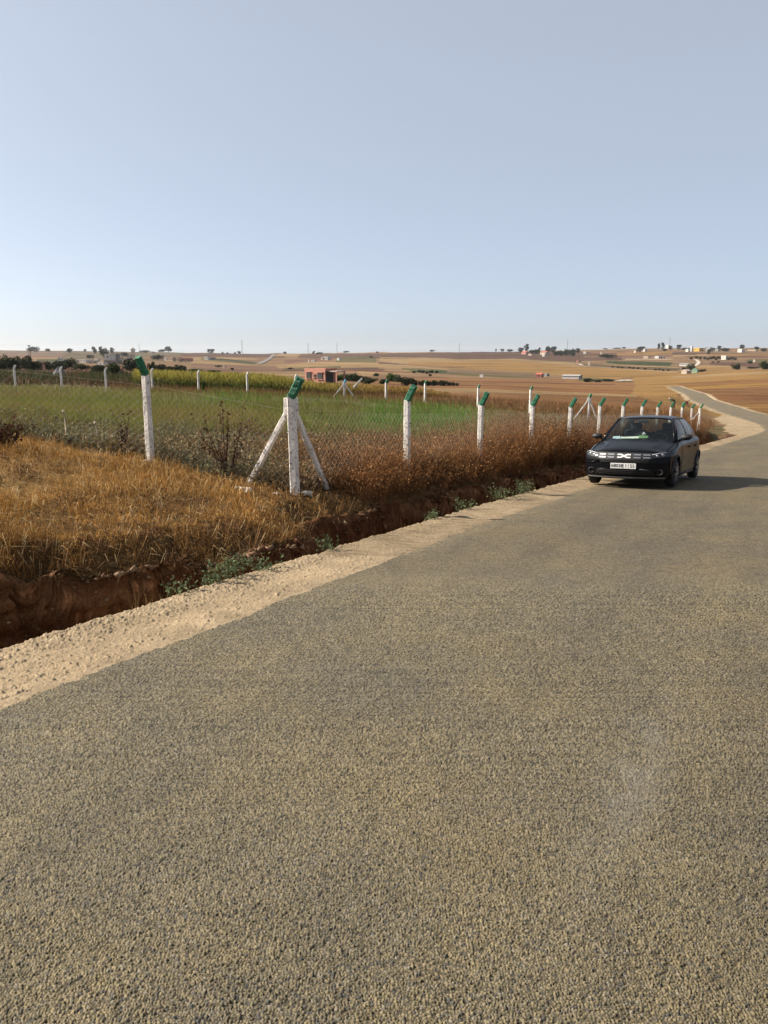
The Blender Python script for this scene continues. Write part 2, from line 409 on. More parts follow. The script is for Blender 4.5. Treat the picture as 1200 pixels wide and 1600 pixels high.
# ------------------------------------------------------------------ ground sheet
def fields(px, py):
    """colours of the far fields: bands given by their top and bottom edges"""
    straw = (.49, .35, .19); gold = (.46, .29, .115); tan = (.37, .25, .15); mauve = (.19, .115, .085); red = (.27, .135, .08)
    orange = (.35, .19, .09); olive = (.20, .18, .085); green = (.09, .12, .05); pale = (.56, .45, .32); grey = (.27, .21, .16)
    B = [  # (colour, [(px, top, bottom), ...])
        (tan, [(-300, 540, 700), (1500, 540, 700)]),
        (grey, [(-300, 540, 552), (300, 545, 556), (330, 549, 555)]),
        ((.36, .25, .20), [(-300, 552, 556), (160, 553.5, 556)]), (mauve, [(-300, 556, 557.5), (150, 556, 557)]),
        (tan, [(-300, 557.5, 562), (170, 557.5, 561)]), (green, [(55, 561, 565), (150, 561.5, 564)]),
        ((.22, .18, .12), [(100, 549, 561), (300, 551, 566)]), (orange, [(225, 558, 561), (300, 557, 562)]),
        ((.20, .105, .065), [(-300, 572, 594), (60, 572, 594), (240, 570, 600)]),
        (mauve, [(280, 552, 557), (440, 552.5, 559), (480, 552, 556)]), (straw, [(260, 561, 565), (330, 558, 561), (400, 560, 563)]),
        ((.12, .13, .075), [(318, 559.5, 562), (345, 560, 564), (400, 565.5, 570)]), (straw, [(300, 563, 567), (400, 569.5, 572), (460, 572, 573.5)]),
        ((.31, .20, .14), [(300, 568, 582), (460, 573, 584)]), (straw, [(380, 580, 582.2), (480, 581, 583.5)]), (straw, [(410, 584, 587), (480, 584.5, 588)]),
        (straw, [(425, 553, 556.5), (600, 551, 553)]), (tan, [(450, 556, 566), (560, 555, 562)]), (mauve, [(470, 553.5, 559), (610, 551.5, 560)]),
        ((.29, .17, .13), [(450, 562, 567), (520, 559, 563)]), (olive, [(525, 559, 566.5), (555, 556.5, 567.5), (585, 560, 567)]),
        (straw, [(430, 570, 575.5), (500, 565.5, 575), (600, 567, 574)]), (olive, [(440, 575, 577.5), (530, 572, 575)]), (mauve, [(440, 577, 580), (600, 574, 579)]),
        (straw, [(560, 580, 588), (640, 579, 586)]), (red, [(520, 577, 578.5), (640, 581, 583)]),
        (straw, [(600, 549, 552.5), (690, 549.5, 553)]), (mauve, [(590, 552, 558), (700, 551, 562), (800, 548, 561.5), (910, 549, 566)]),
        (straw, [(590, 558, 576), (650, 558.5, 577), (720, 561.5, 578), (800, 560.5, 588), (905, 567, 586)]),
        (gold, [(640, 566, 570), (800, 563, 584), (905, 573, 585)]), (mauve, [(590, 565, 568.5), (625, 568, 570)]),
        (straw, [(800, 560.3, 562), (850, 563.5, 565.5), (925, 568, 571)]), (mauve, [(620, 567.5, 568.6), (680, 573, 574), (725, 573.5, 574.5)]),
        (olive, [(625, 575, 577), (660, 576, 582), (730, 580, 587), (790, 585, 590), (840, 588, 591)]), (green, [(640, 579.5, 581.5), (700, 579, 583), (720, 581, 584)]),
        ((.30, .22, .14), [(700, 576, 582), (840, 582, 590)]), (tan, [(590, 583, 590), (760, 588, 593)]),
        (red, [(560, 588, 589.2), (700, 590, 591.5)]), ((.40, .23, .11), [(560, 592, 610), (760, 591, 612), (1000, 594, 616)]),
        (red, [(700, 595, 596.2), (850, 598, 599.5), (960, 600, 601.5)]), (red, [(600, 600, 602), (760, 602, 603.5), (900, 606, 608)]), (red, [(760, 594.5, 595.5), (880, 596, 597)]),
        (orange, [(700, 604, 608), (880, 606, 612), (1010, 609, 622)]), (straw, [(590, 605, 611), (740, 607, 612), (900, 613, 617), (1000, 617, 622)]),
        ((.34, .19, .09), [(560, 611, 640), (900, 617, 650), (1050, 622, 660)]),
        (mauve, [(895, 547, 556), (960, 549, 556)]), (tan, [(900, 544, 550), (1010, 543, 552), (1070, 544, 549)]), ((.34, .20, .14), [(920, 551, 553), (990, 549, 551), (1060, 548, 549)]),
        (gold, [(960, 552, 555), (1050, 549, 554)]), ((.28, .17, .12), [(930, 554, 560), (1000, 556, 559), (1060, 554, 557)]), (pale, [(975, 560, 562.5), (1050, 560, 562)]),
        (mauve, [(900, 558, 564), (970, 557, 563)]), (green, [(945, 564, 568.5), (1000, 564.5, 571), (1066, 567, 573)]), (straw, [(940, 567.5, 570), (1000, 571, 572.5), (1060, 573, 575)]),
        ((.19, .14, .08), [(910, 568, 572), (980, 572.5, 576), (1060, 575.5, 580)]), (gold, [(905, 572, 592), (980, 577, 592), (1060, 581, 592)]), (straw, [(905, 571.5, 573), (1000, 577, 579), (1060, 580, 583)]),
        (olive, [(900, 589, 596), (960, 592, 596)]), ((.2, .12, .07), [(970, 591, 592.2), (1025, 588, 589)]),
        (mauve, [(1050, 550, 554), (1200, 553, 556)]), (tan, [(1050, 555, 572), (1200, 556, 574)]), (gold, [(1090, 553, 556), (1500, 554, 557)]),
        (straw, [(1050, 555, 557), (1110, 554.5, 556)]), ((.25, .14, .10), [(1070, 556.5, 558), (1200, 556, 559.5)]), (olive, [(1170, 561, 566), (1500, 560, 566)]),
        ((.22, .13, .09), [(1110, 565, 570), (1200, 567, 575)]), (straw, [(1080, 570.5, 573.5), (1150, 572, 575)]), (gold, [(1080, 573.5, 578), (1140, 574, 578)]),
        (gold, [(990, 590, 616), (1060, 582, 640), (1200, 577, 665), (1500, 574, 670)]), (straw, [(1050, 588, 591), (1200, 580, 584), (1500, 577, 580)]),
        (orange, [(1060, 600, 603), (1130, 596, 600), (1200, 593, 598), (1500, 592, 596)]), ((.50, .30, .10), [(1060, 604, 609), (1200, 598, 603), (1500, 597, 602)]),
        ((.34, .19, .09), [(1060, 609, 622), (1200, 604, 640), (1500, 605, 640)]), ((.29, .15, .07), [(1110, 618, 624), (1200, 614, 626), (1500, 614, 626)]),
        ((.40, .23, .09), [(1140, 630, 640), (1200, 630, 650), (1500, 630, 650)]),
    ]
    wob = fbm(px / 45., py / 6., 90, 3) * 1.5
    out = np.zeros((len(px), 3)); out[:] = (.36, .235, .13)
    for c, b in B:
        b = np.array(b, float)
        tp = np.interp(px, b[:, 0], b[:, 1]); bt = np.interp(px, b[:, 0], b[:, 2])
        mk = (px >= b[0, 0] + wob * 6) & (px <= b[-1, 0] + wob * 6) & (py + wob * .35 >= tp) & (py + wob * .35 <= bt)
        out[mk] = c
    return out
def build_ground():
    pxs = np.concatenate([600 + 1200 * np.array([-5, -4, -3.2, -2.6, -2.1, -1.7, -1.4, -1.2, -1.05, -.95, -.87, -.8, -.74, -.69]), np.arange(-190, 1391, 2.4),
                          600 + 1200 * np.array([.69, .74, .8, .87, .95, 1.05, 1.2, 1.4, 1.7, 2.1, 2.6, 3.2, 4, 5])])
    d = [3.0]
    while d[-1] < 9000:
        k = d[-1]
        d.append(k + (min(1.9 * k * k / 1920, .012 * k) if k < 3000 else .08 * k))
    d = np.array(d); nr_, nc = len(d), len(pxs)
    Y = np.repeat(d[:, None], nc, 1); X = Y * (pxs[None, :] - 600) / 1200
    x = X.ravel(); y = Y.ravel(); q = qof(x, y); z = H(x, y)
    zr = zroad(y)
    near = 1 - smooth(15.5, 17.5, y)
    under = (q < .9) & (q > -W_ROAD)
    z = np.where(under & (q > -.25), z - .07 * near * (q < .78), z)
    z = np.where(under & (q <= -.25), z - (.12 + .002 * y) * (1 - smooth(320, 345, y)), z)
    px, py = project(x, y, z)
    c = fields(px, py) * np.array((.86, .80, .74))
    streak = 1 + .34 * fbm(x / (6 + y * .10), np.log(y) * 34, 60, 3) * smooth(70, 160, y)
    c = c * streak[:, None]
    ln = fbm(x / (10 + y * .16), np.log(y) * 70 + x / 300., 62, 2); c = c * np.where((ln > .20) & (y > 110), .62, 1.)[:, None]
    nz = fbm(x * .35, y * .35, 70, 4)
    # fenced field soil, near verge
    fld = 1 - smooth(66, 78, y)
    fc = np.array((.20, .15, .075)) + nz[:, None] * .1
    c = np.where((fld * (q > 2.2))[:, None] > .5, fc, c)
    vg = (q > 1.9) & (y < 15) & (x < 1)
    c = np.where(vg[:, None], np.array((.34, .20, .075)) * (1 + nz[:, None] * .6), c)
    dl = (y < 56)
    dc = np.array((.185, .095, .055)) * (1 + .5 * fbm(x * 2.2, y * 2.2, 73, 4)[:, None]) * np.where(fbm(x * 14, y * 14, 79, 3) > .22, 1.5, 1.)[:, None]
    c = np.where((dl & (q > .7) & (q < 1.95 + nz * .5))[:, None], dc, c)
    sh = np.array((.59, .45, .29)) * (1 + .25 * fbm(x * 3, y * 3, 75, 3)[:, None])
    c = np.where(((q < swid(y) + nz * .25 * (1 + y * .01)) & (q > -W_ROAD - swid(y) * .8 + nz * .3) & (y < 340))[:, None], sh, c)
    idx = np.arange(nr_ * nc).reshape(nr_, nc)
    F = np.stack([idx[:-1, :-1], idx[:-1, 1:], idx[1:, 1:], idx[1:, :-1]], -1).reshape(-1, 4)
    keep = ~((q[F] < 3.6).all(1) & (q[F] > -W_ROAD + .6).all(1) & (y[F] < 50).all(1))
    V = np.stack([x, y, z], 1)
    # behind and beside the camera
    gx, gy = np.meshgrid(np.linspace(-70, 70, 141), np.concatenate([np.linspace(-70, -2, 35), np.linspace(-1, 3.0, 17)]))
    gx = gx.ravel(); gy = gy.ravel(); gq = qof(gx, gy); gz = H(gx, gy); gz = np.where((gq < .8) & (gq > -W_ROAD), gz - .15, gz)
    n0 = len(V); V = np.concatenate([V, np.stack([gx, gy, gz], 1)])
    ii = np.arange(len(gx)).reshape(52, 141) + n0
    F2 = np.stack([ii[:-1, :-1], ii[:-1, 1:], ii[1:, 1:], ii[1:, :-1]], -1).reshape(-1, 4)
    gc = np.where((gq[:, None] < .74) & (gq[:, None] > -W_ROAD - .8), np.array((.60, .45, .29)), np.array((.34, .21, .09)))
    c = np.concatenate([c, gc])
    o = big('ground', V, np.concatenate([F[keep], F2]), M['ground'], smoothed=True, cols=np.clip(c, .01, .9))
    tag(o, 'dry rolling farmland with a ditch and bank beside the road', 'ground', kind='structure')
build_ground()
def mix2(a, b, t): return np.array(a)[None] * (1 - t[:, None]) + np.array(b)[None] * t[:, None]
def build_ditch():
    ys = np.concatenate([np.arange(2.0, 5.5, .04), np.arange(5.5, 8.6, .016), np.arange(8.6, 17, .036), np.arange(17, 51.5, .11)])
    lp = lipq(ys)[:, None]
    def seg(a_, b_, n_): return a_ + (b_ - a_) * (np.arange(n_) / n_)[None, :]
    o1 = np.ones_like(lp)
    Q = np.concatenate([np.array([-.5, -.3, -.1, .05, .2, .35, .5, .62, .74, .82])[None, :] * o1, seg(.86 * o1, 1.1 * o1, 9), seg(1.1 * o1, lp - .34, 12), seg(lp - .34, lp + .22, 74), seg(lp + .22, lp + .85, 18), seg(lp + .85, np.maximum(lp + 1.0, 3.86), 8), np.maximum(lp + 1.0, 3.9)], 1)
    Y = np.repeat(ys[:, None], Q.shape[1], 1); sl = esl(Y)
    y = Y.ravel(); q0 = Q.ravel(); lq = lipq(y); x = (edge(Y) - Q * np.sqrt(1 + sl ** 2)).ravel()
    jit = .06 * fbm(x * 3, y * 3, 33, 4) * smooth(.6, .75, q0) * (1 - smooth(.9, 1.1, q0))
    q = q0 + jit
    x = (edge(y) - q * np.sqrt(1 + esl(y) ** 2))
    z = H(x, y)
    wall = smooth(lq - .34, lq - .2, q) * (1 - smooth(lq + .1, lq + .3, q))
    al = y * 1.0 + (q - 2) * .9; vx, v2, ux, uy, _a, _b = voronoi(al + z * .4, z * 1.2, .085, 44); lump = smooth(0, .5, v2 - vx) * h2(ux, uy, 45)
    w3, w4, wx, wy, _a, _b = voronoi(al + z * .3, z, .034, 49); crumb = smooth(0, .5, w4 - w3) * h2(wx, wy, 50)
    push = wall * (.05 * lump + .045 * crumb + .09 * fbm(al * 2.3, z * 3.1, 46, 3) + .09 * fbm(al * 11, z * 13, 47, 3))
    x = x + push * .85; y2 = y - push * .45
    near = 1 - smooth(NEAR_END - .5, NEAR_END - .2, y)
    g1, g2, jx, jy, sx, sy = voronoi(x, y, .05, 15); s1 = h2(jx, jy, 71)
    clod = smooth(0, .4, g2 - g1) * np.where(s1 < .45, s1 * .05, 0)
    z = z + clod * (q > .35) * (1 - wall) + fbm(x * 6, y * 6, 87, 4) * .02 * smooth(0, .1, q) + .03 * fbm(x * 7, y * 7, 89, 4) * smooth(1., 1.3, q) + .012 * smooth(.4, .6, q) * (q < .88)
    z = np.where(q < 1.02, z - .05 * near, z); z = np.where(q0 >= np.maximum(lq + 1.0, 3.86) - .1, z - .05, z); z = z - .05 * smooth(.02, -.12, q)
    nz = fbm(x * .9, y * .9, 70, 4)
    dc = mix2((.24, .10, .043), (.54, .29, .14), np.clip(.40 + 1.2 * fbm(al * 2.6, z * 6.5, 73, 4) + .55 * (lump - .4) * wall + .5 * (crumb - .4) * wall, 0, 1))
    dc = dc * np.where((h2(ux, uy, 48) > .88) & (wall > .5) & (v2 - vx > .15), 1.7, 1.)[:, None] * np.where((s1 < .25) & (g2 - g1 > .12) & (wall < .5), 1.7, 1.)[:, None]
    gr = np.array((.27, .15, .06)) * (1 + nz[:, None] * .6)
    sh = np.array((.59, .45, .29)) * (1 + .25 * fbm(x * 3, y * 3, 75, 3)[:, None]) * np.where((s1 < .45), .65 + s1, 1.)[:, None]
    c = np.where((q < .90)[:, None], sh, np.where((q + lipn(x, y) > lq + .12 + .1 * nz)[:, None], gr, dc))
    y = y2
    nr_, nc = Y.shape; idx = np.arange(nr_ * nc).reshape(nr_, nc)
    F = np.stack([idx[:-1, :-1], idx[1:, :-1], idx[1:, 1:], idx[:-1, 1:]], -1).reshape(-1, 4)
    o = big('ditch', np.stack([x, y, z], 1), F, M['ground'], smoothed=False, cols=np.clip(c, .01, .9))
    tag(o, 'red earth ditch with a steep crumbling bank beside the road', 'ditch', kind='structure')
build_ditch()

# ------------------------------------------------------------------ road: ribbon plus a stone-by-stone layer close by
def build_road():
    ys = np.concatenate([np.arange(-60, 0, 2.), np.arange(0, 20, .25), np.arange(20, 120, .8), np.arange(120, 345, 4.)])
    fr = np.array([-.06, 0, .06, .15, .3, .5, .7, .85, .94, 1, 1.06]) 
    co = 1 / np.sqrt(1 + esl(ys) ** 2)
    Y = np.repeat(ys[:, None], len(fr), 1); q = -fr[None, :] * W_ROAD + np.zeros_like(Y)
    X = edge(Y) - q / co[:, None]
    Z = zroad(Y) + .02 + np.where((fr < 0) | (fr > 1), -.30, 0)[None, :] - .022 * (1 - smooth(NEAR_END - .7, NEAR_END - .1, Y)) - .016 * smooth(5, 7, Y) * (1 - smooth(20, 40, Y)) + .025 * smooth(40, 90, Y)
    wob = (fbm(Y * 1.2, Y * 0 + 3, 11, 3) * .12)
    X = X + np.where(fr[None, :] < .04, wob, 0)
    nr_, nc = Y.shape; idx = np.arange(nr_ * nc).reshape(nr_, nc)
    F = np.stack([idx[:-1, :-1], idx[:-1, 1:], idx[1:, 1:], idx[1:, :-1]], -1).reshape(-1, 4)
    V = np.stack([X.ravel(), Y.ravel(), Z.ravel()], 1)
    road = big('road', V, F, M['road'], smoothed=True, cols=np.full((len(V), 3), .2), attrs={'fine': np.zeros(len(V))})
    tag(road, 'narrow chip-sealed country road running downhill past the parked car', 'road', kind='structure')
    # stone layer
    px = np.concatenate([np.arange(-420, -60, 8.), np.arange(-60, 1260, 1.32), np.arange(1260, 1640, 8.)])
    py = np.concatenate([np.arange(1900, 1620, -5.), np.arange(1620, 1120, -1.3), np.arange(1120, 870, -.85)])
    PX, PY = np.meshgrid(px, py)
    u = (PX - 600) / 1200; v = (800 - PY) / 1200; dy = CP + v * SP; b = (v * CP - SP) / dy
    y = (EYE / (-b - SLOPE)).ravel(); x = (u / dy).ravel() * y
    q = qof(x, y)
    fade = 1 - smooth(6.2, NEAR_END - .4, y)
    e = .05 * fbm(x * 2.3, y * 2.3, 51, 3) + .035 * fbm(x * 16, y * 16, 53, 2)
    isroad = q < e
    # chippings
    f1, f2, ix, iy, ox, oy = voronoi(x, y, .0095, 5)
    r1 = h2(ix, iy, 61); r2 = h2(ix, iy, 62); r3 = h2(ix, iy, 63); r4 = h2(ix, iy, 64)
    wear = smooth(.05, .35, fbm(x * .8, y * .5, 66, 3))
    miss = r1 < .10 + .10 * wear
    dome = smooth(0, .34, f2 - f1)
    zc = dome * (.0022 + .0034 * r2) * np.where(miss, .15, 1) + dome * (ox * (r3 - .5) + oy * (r4 - .5)) * .008 * np.where(miss, .2, 1)
    zc = zc + fbm(x * 9, y * 9, 67, 2) * .004
    lum = .18 + .14 * r4; warm = r3
    cc = np.stack([lum * (1.09 + .09 * warm), lum * (.945 + .02 * warm), lum * (.67 - .10 * warm)], 1)
    cc = np.where((r1 > .96)[:, None], np.array((.36, .32, .25)), cc); cc = np.where(((r1 > .89) & (r1 < .96))[:, None], np.array((.14, .133, .12)), cc)
    cc = np.where(miss[:, None], cc * .5, cc)
    cc = cc * (.18 + .82 * smooth(0, .27, f2 - f1))[:, None]
    # worn pale streak where a wheel has polished the stones
    wu = (x - 1.12) * .875 - (y - 3.1) * .485; wv = (x - 1.12) * .485 + (y - 3.1) * .875
    wp = .45 * np.exp(-(wu / .12) ** 2 - (wv / .8) ** 2) * smooth(-.25, .2, fbm(x * 6, y * 4, 95, 3) + .1)
    cc = cc * (1 - wp[:, None] * .75) + (np.array((.30, .285, .26)) * (.8 + .4 * r4[:, None])) * wp[:, None] * .75; zc = zc * (1 - .45 * wp)
    # shoulder dirt: fines with pebbles, loose ridge by the ditch
    g1, g2, jx, jy, sx, sy = voronoi(x, y, .028, 15); s1 = h2(jx, jy, 71); s2 = h2(jx, jy, 72)
    k1, k2, kx, ky, tx, ty = voronoi(x, y, .011, 25); t1 = h2(kx, ky, 81)
    dens = .16 + .5 * smooth(.48, .78, q + .12 * vnoise(x * 3, y * 3, 83)) + .25 * (1 - smooth(.0, .12, q))
    peb = (s1 < dens * .9); peb2 = t1 < dens + .15
    dm = smooth(.0, .4, g2 - g1) * np.where(peb, .003 + .009 * s2, 0); dm2 = smooth(0, .35, k2 - k1) * np.where(peb2, .0045, 0)
    zs = .006 + .016 * smooth(.5, .72, q) * (.6 + vnoise(x * 5, y * 5, 85)) + dm + dm2 + fbm(x * 6, y * 6, 87, 4) * .010
    zs = zs * smooth(-.02, .14, q - e) + .002
    drop = H(x, y) - zroad(y)
    zs = zs + np.minimum(drop, 0) * smooth(.87, .9, q)
    ch = h2(jx, jy, 74)
    cs = np.array((.59, .45, .29)) * (.92 + .22 * fbm(x * 4, y * 4, 88, 3))[:, None]
    cs = np.where((peb & (g2 - g1 > .12))[:, None], np.stack([.34 + .34 * ch, .26 + .27 * ch, .16 + .20 * ch], 1), cs)
    cs = np.where((~peb & peb2)[:, None], cs * (.72 + .4 * h2(kx, ky, 82))[:, None], cs)
    z = zroad(y) + np.where(isroad, (zc * fade + .004 * (1 - fade)), zs) + .002
    V = np.stack([x, y, z], 1)
    nr_, nc = PX.shape; idx = np.arange(nr_ * nc).reshape(nr_, nc)
    F = np.stack([idx[:-1, :-1], idx[:-1, 1:], idx[1:, 1:], idx[1:, :-1]], -1).reshape(-1, 4)
    fq = q[F]; fr_ = isroad[F]
    R = F[fr_.all(1) & (fq > -W_ROAD - .1).all(1)]
    S = F[(~fr_.all(1)) & (fq < 1.05).all(1)]
    def sub(name, FF, mat, cols, attrs, parent=None):
        use = np.unique(FF); mp_ = np.full(len(V), -1); mp_[use] = np.arange(len(use))
        return big(name, V[use], mp_[FF], mat, parent, False, cols[use], {k: a[use] for k, a in attrs.items()})
    o = sub('stone_chippings', R, M['road'], cc, {'fine': fade * .999}, road); tag(o, kind='stuff')
    o = sub('road_shoulder', S, M['shoulder'], cs, {})
    tag(o, 'pale stony dirt strip between the asphalt and the ditch', 'shoulder', kind='structure')
build_road()
# ------------------------------------------------------------------ vegetation builders
def blades(name, P, h, w, bend, cols, mat, parent=None, segs=2, tipcol=None, face=None):
    n = len(P); r = RNG
    h = np.broadcast_to(h, n).astype(float); w = np.broadcast_to(w, n).astype(float); bend = np.broadcast_to(bend, n).astype(float)
    a = r.uniform(0, 2 * math.pi, n); b = r.uniform(0, 2 * math.pi, n)
    side = np.stack([np.cos(a), np.sin(a), np.zeros(n)], 1) * (w / 2)[:, None]
    ld = np.stack([np.cos(b), np.sin(b), np.zeros(n)], 1) * (bend * h)[:, None]
    up = np.zeros((n, 3)); up[:, 2] = h
    tip = P + ld + up * np.sqrt(np.clip(1 - bend ** 2, .05, 1))[:, None]
    if tipcol is None: tipcol = cols
    if segs == 1:
        V = np.stack([P - side, P + side, tip], 1).reshape(-1, 3); F = np.arange(3 * n).reshape(n, 3)
        C = np.stack([cols, cols, tipcol], 1).reshape(-1, 3)
        return big(name, V, F, mat, parent, False, np.clip(C, .005, .9))
    mid = P + ld * .32 + up * .58
    V = np.stack([P - side, P + side, mid - side * .75, mid + side * .75, tip], 1).reshape(-1, 3)
    i = np.arange(n)[:, None] * 5
    Fq = i + np.array([0, 1, 3, 2]); Ft = i + np.array([2, 3, 4])
    mc = (cols + tipcol) / 2
    C = np.stack([cols, cols, mc, mc, tipcol], 1).reshape(-1, 3)
    return big(name, V, [Fq, Ft], mat, parent, False, np.clip(C, .005, .9))
def brush(name, B, height, nst, nfl, ccol, fcol, mat, parent=None, spread=.45, fs=.018, sw=.006, droop=.0, split=False):
    """stalky plants: thin bent stems carrying many small dry leaves and seed heads"""
    n = len(B); r = RNG; height = np.broadcast_to(height, n)
    S = np.repeat(np.arange(n), nst); m_ = len(S)
    th = r.uniform(0, 2 * math.pi, m_); tl = spread * np.sqrt(r.uniform(0, 1, m_)); L = height[S] * r.uniform(.55, 1.08, m_)
    D = np.stack([np.cos(th) * np.sin(tl), np.sin(th) * np.sin(tl), np.cos(tl)], 1)
    base = B[S] + np.stack([r.normal(0, .05, m_), r.normal(0, .05, m_), np.zeros(m_)], 1)
    cur = np.stack([r.normal(0, .12, m_), r.normal(0, .12, m_), -droop * r.uniform(.3, 1.3, m_)], 1) * L[:, None]
    def pt(t, idx=slice(None)): return base[idx] + D[idx] * (L[idx] * t)[:, None] + cur[idx] * (t ** 2)[:, None]
    ts = [0, .35, .7, 1.0]
    sa = r.uniform(0, math.pi, m_); sd = np.stack([np.cos(sa), np.sin(sa), np.zeros(m_)], 1) * sw / 2
    rows = []
    for k, t in enumerate(ts):
        p_ = pt(np.full(m_, t)); wv = sd * (1 - .6 * t)
        rows += [p_ - wv, p_ + wv]
    V = np.stack(rows, 1).reshape(-1, 3); i = np.arange(m_)[:, None] * 8
    F = np.concatenate([i + np.array([2 * k, 2 * k + 1, 2 * k + 3, 2 * k + 2]) for k in range(3)])
    cs = np.repeat(ccol(S, r), 8, 0)
    K = np.repeat(np.arange(m_), nfl); o = len(K)
    t = r.uniform(.25, 1.05, o); p_ = pt(t, K) + r.normal(0, .022, (o, 3))
    a = r.normal(size=(o, 3)); a /= np.linalg.norm(a, axis=1)[:, None]; b = r.normal(size=(o, 3)); b -= a * (a * b).sum(1)[:, None]; b /= np.linalg.norm(b, axis=1)[:, None]
    s_ = fs * r.uniform(.5, 1.5, o)[:, None]
    V2 = np.stack([p_ - a * s_, p_ + b * s_ * .6, p_ + a * s_, p_ - b * s_ * .6], 1).reshape(-1, 3)
    F2 = np.arange(4 * o).reshape(o, 4); c2 = np.repeat(fcol(S[K], r), 4, 0)
    if split:
        st = big('stem', V, F, mat, parent, False, np.clip(cs, .005, .9)); lf = big(split if isinstance(split, str) else 'seed_heads', V2, F2, mat, parent, False, np.clip(c2, .005, .9))
        tag(st, kind='stuff'); tag(lf, kind='stuff'); return st
    return big(name, np.concatenate([V, V2]), np.concatenate([F, F2 + len(V)]), mat, parent, False, np.clip(np.concatenate([cs, c2]), .005, .9))
def ground_pts(x, y): return np.stack([x, y, H(x, y)], 1)
def jc(base, r, n, v=.25):                      # jittered colours
    k = 1 + r.uniform(-v, v, (n, 1)); return np.clip(np.array(base)[None] * k * (1 + r.uniform(-.08, .08, (n, 3))), .004, .9)
def mixcol(a, b, t): return np.array(a)[None] * (1 - t[:, None]) + np.array(b)[None] * t[:, None]

# fence layout (posts by bearing and depth)
F0 = np.array([-1.405, 12.0]); FS = np.array([.1554, .2725]) * 12.0
road_posts = [F0 + FS * k for k in range(13)]
left_posts = [np.array([-4.10, 13.4]), np.array([-8.4, 15.6])]
rear_def = [(26, 62), (98, 62), (167, 62), (239, 61.5), (311, 61), (387, 60.5), (462, 60.5), (538, 61), (603, 62), (664, 62), (747, 59), (829, 55), (921, 51.5)]
rear_posts = [np.array([(p_ - 600) / 1200 * d_ / 1.01, d_]) for p_, d_ in rear_def]
def inside(x, y):
    """inside the fenced plot: behind the left fence and left of the road fence"""
    q = (x - F0[0]) * FS[1] - (y - F0[1]) * FS[0]
    l = (y - F0[1]) - (x - F0[0]) * (1.4 / -2.7)
    return (q < 0) & (l > 0)
def sample(n, px0, px1, y0, y1, pw=1.0):
    """random ground points, evenly spread as seen at grazing angle"""
    px = RNG.uniform(px0, px1, n); u = RNG.uniform(0, 1, n)
    y = np.exp(np.log(y0) + (np.log(y1) - np.log(y0)) * u) if pw == 1 else 1 / (1 / y0 + (1 / y1 - 1 / y0) * u)
    return (px - 600) / 1200 * y, y
# ---- golden grass on the verge
def verge_grass():
    r = RNG
    x, y = sample(150000, -250, 640, 5.2, 17.5, 2)
    q = qof(x, y); ins = inside(x, y)
    pt_ = fbm(x * .8, y * .8, 101, 3); fine = fbm(x * 3.2, y * 3.2, 103, 2)
    keep = (q + lipn(x, y) > lipq(y) + .08 + .06 * fine) & (~ins | (r.uniform(0, 1, len(x)) < .35)) & (pt_ + fine * .8 + r.uniform(-.42, .35, len(x)) > -.24)
    x, y, q, pt_, fine = (a[keep] for a in (x, y, q, pt_, fine))
    n = len(x); P = ground_pts(x, y)
    bank = 1 - smooth(.15, .85, q - lipq(y))
    h = (.03 + .085 * r.uniform(0, 1, n) ** 1.6) * (1 + 1.0 * np.clip(pt_ * 2 + .2, 0, 1)) * (1 + .3 * bank)
    gold = mixcol((.74, .36, .08), (.92, .56, .19), r.uniform(0, 1, n) ** 1.6); brown = mixcol((.28, .135, .045), (.46, .24, .085), r.uniform(0, 1, n))
    t = np.clip(bank * .8 + .55 * (fine < -.12) + r.uniform(-.25, .15, n), 0, 1)
    c = gold * (1 - t[:, None]) + brown * t[:, None]
    lon = r.uniform(0, 1, n) > .90; h = np.where(lon, h * 1.2 + .13, h); flat_ = r.uniform(0, 1, n) > .62
    c = np.where((flat_ & lon)[:, None], mixcol((.80, .56, .26), (.95, .72, .40), r.uniform(0, 1, n)), c)
    bd = np.where(flat_, r.uniform(.85, .985, n), r.uniform(.1, .85, n))
    o = blades('dry_grass', P, h, .0042 + .0026 * (y / 10), bd, c * .85, M['dry'], tipcol=c * 1.12)
    tag(o, 'golden dry grass covering the verge in front of the fence', 'grass', kind='stuff')
    # long stray stalks hanging over the bank
    x, y = sample(9000, -150, 900, 5.2, 22, 2); q = qof(x, y); ql = q + lipn(x, y); k = (ql > lipq(y) + .02) & (ql < lipq(y) + .35); x = x[k]; y = y[k]; n = len(x)
    o = blades('bank_grass', ground_pts(x, y), r.uniform(.15, .5, n), .007, r.uniform(.55, .97, n), jc((.26, .14, .055), r, n, .5), M['dry'], tipcol=jc((.42, .26, .11), r, n, .4))
    tag(o, 'long brown stalks drooping over the ditch bank', 'grass', kind='stuff')
    x, y = sample(700, -200, 560, 6.0, 13, 2); q = qof(x, y); cl = fbm(x * 1.1, y * 1.1, 107, 3)
    k = (q + lipn(x, y) > lipq(y) + .1) & ~inside(x, y) & ((cl > .12) | (q < lipq(y) + .8)); x, y = x[k][:330], y[k][:330]; n = len(x)
    o = brush('verge_weeds', ground_pts(x, y), r.uniform(.08, .24, n), 8, 7, lambda S, rr: jc((.24, .12, .05), rr, len(S), .4), lambda S, rr: jc((.26, .135, .06), rr, len(S), .6), M['dry'], fs=.011, sw=.005, spread=.9)
    tag(o, 'low dark brown weeds scattered through the golden verge', 'weeds', kind='stuff')
verge_grass()
